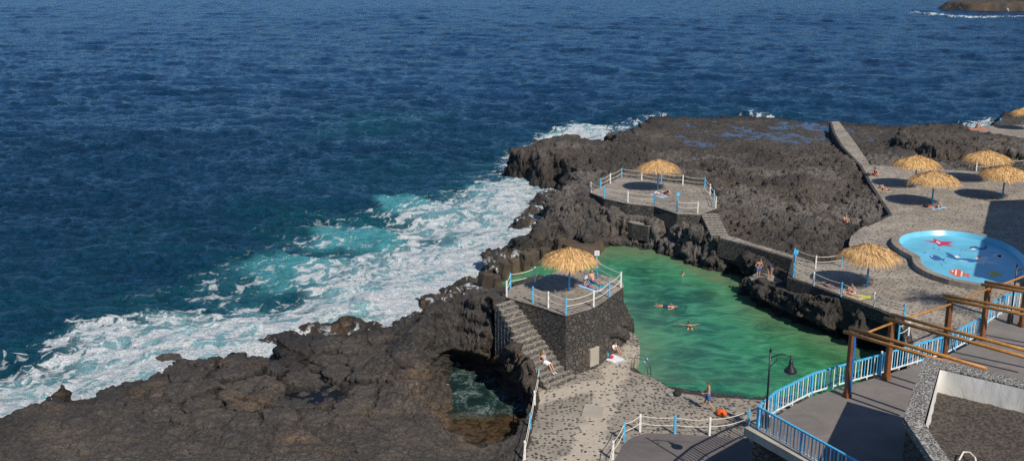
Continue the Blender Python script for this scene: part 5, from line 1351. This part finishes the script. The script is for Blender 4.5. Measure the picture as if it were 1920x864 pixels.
def towel(label, c, d, L, W, z, key, stripe=None):
    p = P(*c, z); rz = math.atan2(-d[0], d[1]); t = thing('towel', label, 'towel', p, rz)
    def cloth(nm, x0, x1, y0, y1, off, m, seed):
        nxx, nyy = max(2, int((x1-x0)/.08)), max(2, int((y1-y0)/.08)); vs = []
        for j in range(nyy+1):
            for i in range(nxx+1):
                x, y = x0+(x1-x0)*i/nxx, y0+(y1-y0)*j/nyy
                vs.append((x+.02*math.sin(y*7+seed), y+.02*math.sin(x*6), .012+off+.012*(math.sin(x*9+seed)*math.sin(y*7+1)+1)))
        MB().add(vs, [(j*(nxx+1)+i, j*(nxx+1)+i+1, (j+1)*(nxx+1)+i+1, (j+1)*(nxx+1)+i) for j in range(nyy) for i in range(nxx)], True).build(nm, m, t)
    cloth('cloth', -W/2, W/2, -L/2, L/2, 0, CL[key], p.x)
    if stripe:
        for y in (-L/2+.10, -L/2+.24, L/2-.14): cloth('stripe', -W/2+.01, W/2-.01, y, y+.06, .006, CL[stripe], p.x)
    return t
person('man in blue swim shorts walking across the pebble deck, head bent', P(1327, 768, ZD), (-1, .12), 'walk', 'tan', 'brown', clothes=[('shorts', 'blue')], h=1.78)
# woman on the stairs: on the step whose tread lies under her
ws = 3.0; k_ = int((ws-s0)/tread); seat = SP(ws-.18, 1.15, ZN-rise*(k_+.15))
person('blond woman in pale bikini top and white skirt leaning back on the stone stairs', seat, (sdir.x, sdir.y), 'step', 'tan', 'blond', True, [('top', 'lightblue'), ('wrap', 'white'), ('shoes', 'white')], 1.68, True)
person('dark-haired woman in white top sitting knees up on a striped towel by the bastion', P(1148, 661, ZD), (.8, -.5), 'knees', 'tan', 'brown', False, [('shirt', 'white'), ('briefs', 'black')], 1.66, True)
towel('white towel with dark blue stripes spread on the deck below the bastion', (1147, 671), (.6, -.8), 1.9, 1.0, ZD, 'white', 'navy')
lie('woman lying on her back reading on a blue towel under the near umbrella', 'supine_read', (1086, 531), (1130, 547), ZN+.07, skin='red', hair='brown', female=True, clothes=[('top', 'purple'), ('briefs', 'purple')], h=1.66)
towel('bright blue towel under the reading woman on the near bastion', (1108, 540), dirpx(1086, 531, 1130, 547, ZN), 1.9, .8, ZN+.05, 'lightblue')
person('man in purple trunks sitting up leaning on his arms on the near bastion', P(1113, 530, ZN+.06), dirpx(1110, 528, 1137, 539, ZN), 'back', 'red', 'grey', clothes=[('briefs', 'purple')])
towel('teal towel under the seated man on the near bastion', (1117, 532), dirpx(1110, 528, 1137, 539, ZN), 1.8, .7, ZN+.052, 'teal')
lie('sunbather in dark blue shorts lying with one knee up on the far platform', 'supine_knee', (1236, 360), (1262, 368), ZF+.07, skin='red', clothes=[('shorts', 'navy')])
lie('sunbather in pale bikini lying flat on the far platform, nearer its front fence', 'supine', (1221, 361), (1250, 370), ZF+.07, skin='fair', hair='blond', female=True, clothes=[('top', 'white'), ('briefs', 'white')], h=1.68)
towel('light blue towel under the sunbathers on the far platform', (1236, 366.5), dirpx(1221, 361, 1250, 370, ZF), 2.0, .8, ZF+.05, 'lightblue')
def swim(label, u, v, pz, face, dz, **kw): p = P(u, v, ZW); p.z += dz; return person(label, p, face, pz, **kw)
swim('dark-haired swimmer with only head and arm above water at the far end of the pool', 1280, 515, 'tread', (.9, -.5), -1.42, skin='tan', hair='dark', clothes=[('shorts', 'navy')])
lie('man in navy shorts floating on his back in the middle of the pool', 'float', (1268, 579), (1231, 575), ZW-.055, skin='red', hair='grey', clothes=[('shorts', 'navy')])
swim('swimmer in dark briefs doing breaststroke with arms spread wide in the pool', 1293, 615, 'breast', (.05, 1), -.07, skin='tan', hair='dark', female=True, clothes=[('briefs', 'black')])
person('man in blue shorts standing hands on hips on the rock ledge', P(1421, 522, 1.68), (.35, -.9), 'hips', 'tan', 'brown', clothes=[('shorts', 'blue')], h=1.74)
person('person in dark shirt and grey shorts bending over on the rock ledge', P(1443, 520, 1.68), (-.2, -.9), 'bend', 'tan', 'brown', clothes=[('shirt', 'navy'), ('shorts', 'grey')], h=1.72)
lie('sunbather in black trunks lying face down at the terrace edge', 'prone', (1534, 527), (1570, 545), ZT+.02, skin='red', clothes=[('briefs', 'black')])
lie('woman lying with straight legs on a pale mat at the terrace edge', 'supine', (1572, 546), (1618, 560), ZT+.03, skin='fair', hair='brown', female=True, clothes=[('top', 'red'), ('briefs', 'red')], h=1.7)
person('person sitting up with bare back turned on the terrace edge among sunbathers', P(1601, 551, ZT+.02), (-.9, -.3), 'knees', 'tan', 'brown', clothes=[('briefs', 'lightblue')], h=1.7)
towel('yellow-green towel at the terrace edge behind the seated sunbather', (1612, 556), (.9, -.4), 1.5, .8, ZT, 'yellow')
towel('sand coloured mat under the straight-legged woman at the terrace edge', (1597, 554.5), dirpx(1572, 546, 1618, 560, ZT), 2.1, .75, ZT+.003, 'sand')
person('person in red trunks sitting hunched alone on the lava rocks', P(1582, 418, 2.62), (.5, -.9), 'knees', 'red', 'grey', clothes=[('briefs', 'red')])
lie('sunbather in red trunks lying beside the walkway, beside a seated companion', 'supine_knee', (1628, 325), (1650, 331), ZT+.02, skin='red', clothes=[('shorts', 'red')])
person('seated person in light grey shirt beside the walkway at the far right', P(1642, 324.5, ZT), (-.6, -.8), 'knees', 'tan', 'brown', clothes=[('shirt', 'grey'), ('shorts', 'blue')])
lie('sunbather with drawn-up knees on a sand coloured mat between two umbrella shadows', 'supine_knees', (1664, 358), (1648, 354), ZT+.02, skin='red', clothes=[('briefs', 'black')])
towel('sand coloured mat between two umbrella shadows', (1656, 357), dirpx(1664, 358, 1648, 354, ZT), 1.9, .8, ZT, 'sand')
lie('person lying on a blue towel reading a white book below an umbrella', 'supine_read', (1768, 388), (1741, 392), ZT+.02, skin='tan', clothes=[('shorts', 'navy')])
towel('strong blue towel under the person reading at an umbrella foot', (1757, 390), dirpx(1768, 388, 1741, 392, ZT), 2.0, .9, ZT, 'lightblue')
person('sunbather sitting on an orange towel on the upper terrace by the sea', P(1830, 240, ZU), (.9, -.2), 'knees', 'tan', 'dark', clothes=[('briefs', 'black')])
towel('orange towel on the upper terrace by the sea', (1834, 241.5), (1, -.1), 2.4, .9, ZU, 'orangetowel')

# ------------------------------------------------------------------ belongings
def bag(name, label, cat, u, v, z, size, key, rz=0.0, straps=True, part=None):
    p = P(u, v, z); t = thing(name, label, cat, p, rz)
    c_ = MB(); sx, sy, sz = size
    ellipsoid(c_, (0, 0, sz*.42), Vector((sx*.5, 0, 0)), Vector((0, sy*.5, 0)), Vector((0, 0, sz*.5))); ellipsoid(c_, (sx*.05, 0, sz*.3), Vector((sx*.52, 0, 0)), Vector((0, sy*.5, 0)), Vector((0, 0, sz*.3)))
    ellipsoid(c_, (0, -sy*.4, sz*.3), Vector((sx*.35, 0, 0)), Vector((0, sy*.25, 0)), Vector((0, 0, sz*.25)))
    fuse('sack', c_, .02, [CL[key]], t, None, 2)
    if straps:
        s_ = MB()
        for x in (-.3, .3): s_.tube([(sx*x, sy*.35, sz*.85), (sx*x, sy*.62, sz*.6), (sx*x, sy*.55, sz*.15)], .018, 5)
        s_.tube([(-.08, 0, sz*.88), (0, 0, sz*1.05), (.08, 0, sz*.88)], .014, 5); s_.build('straps', CL['black'], t)
    return t
bag('backpack', 'navy backpack standing against the bastion wall beside the stairs', 'backpack', 1087, 695, ZD, (.38, .30, .52), 'navy', .3)
bag('bag', 'teal beach bag beside the striped towel', 'bag', 1134, 670, ZD, (.55, .35, .58), 'teal', -.4)
bag('bag', 'small red bag on the striped towel', 'bag', 1146, 671, ZD+.03, (.35, .25, .22), 'red', .5, False)
bag('bag', 'black rucksack lying on the deck near the pool edge', 'bag', 1269, 741, ZD, (.60, .42, .40), 'black', .8)
bag('bag', 'grey cloth bundle lying left of the black rucksack', 'bag', 1257, 741, ZD, (.42, .4, .22), 'grey', .2, False)
bag('bag', 'bright orange bag on the deck behind the walking man', 'bag', 1352, 778, ZD, (.62, .42, .44), 'orange', -.5)
bag('shirt', 'crumpled pale grey shirt on the deck right of the orange bag', 'clothing', 1372, 766, ZD, (.5, .35, .14), 'grey', .2, False)
bag('bag', 'dark bag by the umbrella pole at the reader\'s feet', 'bag', 1736, 388, ZT, (.6, .45, .35), 'black', .2, False)
bag('bag', 'red bag by the umbrella pole next to a dark one', 'bag', 1743, 390, ZT, (.4, .3, .3), 'red', .2, False)
bag('bag', 'dark bundle beside the seated companion at the walkway', 'bag', 1627, 329, ZT, (.7, .5, .3), 'black', .2, False)
def sandals(label, u, v, z, key, rz):
    t = thing('sandals', label, 'shoes', P(u, v, z), rz)
    for x in (-.07, .09):
        o = MB().box((x, .03*x, .015), (.09, .27, .03), bev=.012).build('sole', CL[key], t)
        MB().tube([(x-.045, .04, .03), (x, .07, .07), (x+.045, .04, .03)], .014, 5).build('strap', CL['white'], o)
sandals('dark sandals with white straps left beside the navy backpack', 1094, 701, ZD, 'black', .4)
sandals('blue sandals on the deck between backpack and striped towel', 1113, 685, ZD, 'navy', 1.0)
sandals('grey sandals on the deck just left of the striped towel', 1121, 681, ZD, 'grey', .2)
def book(label, p, rz, key):
    t = thing('book', label, 'book', p, rz)
    for s_ in (-1, 1): MB().box((.085*s_, 0, 0), (.17, .012, .25), M=Matrix.Rotation(.25*s_, 3, 'Z')).build('cover', CL[key], t)
a, b_ = P(1741, 392, ZT), P(1768, 388, ZT); q = a.lerp(b_, .53+.19); d_ = (b_-a); book('white book held up by the reader on the blue towel', (q.x, q.y, ZT+.58), math.atan2(-d_.x, d_.y), 'white')
a, b_ = P(1130, 547, ZN), P(1086, 531, ZN); q = a.lerp(b_, .53+.18); d_ = (b_-a); book('open white magazine held by the woman lying on the near bastion', (q.x, q.y, ZN+.62), math.atan2(-d_.x, d_.y), 'white')
# loose boulders on the shore and white water barrels
for i, (u, v, z, r_, lb) in enumerate(((118, 776, 1.6, .55, 'small ochre boulder standing at the seaward lip of the foreground shelf'), (1158, 452, .5, .8, 'pale rock at the waterline at the far end of the pool'), (318, 677, .2, .7, 'wet ochre boulder in the white water left of the foreground shelf'), (640, 560, .0, 0, ''))):
    if r_ > 0:
        o = at_origin(boulder('boulder', P(u, v, z), r_, 300+i, sq=(1.3, 1, .7)).build('boulder', M_ROCK)); tag(o, lb, 'boulder')
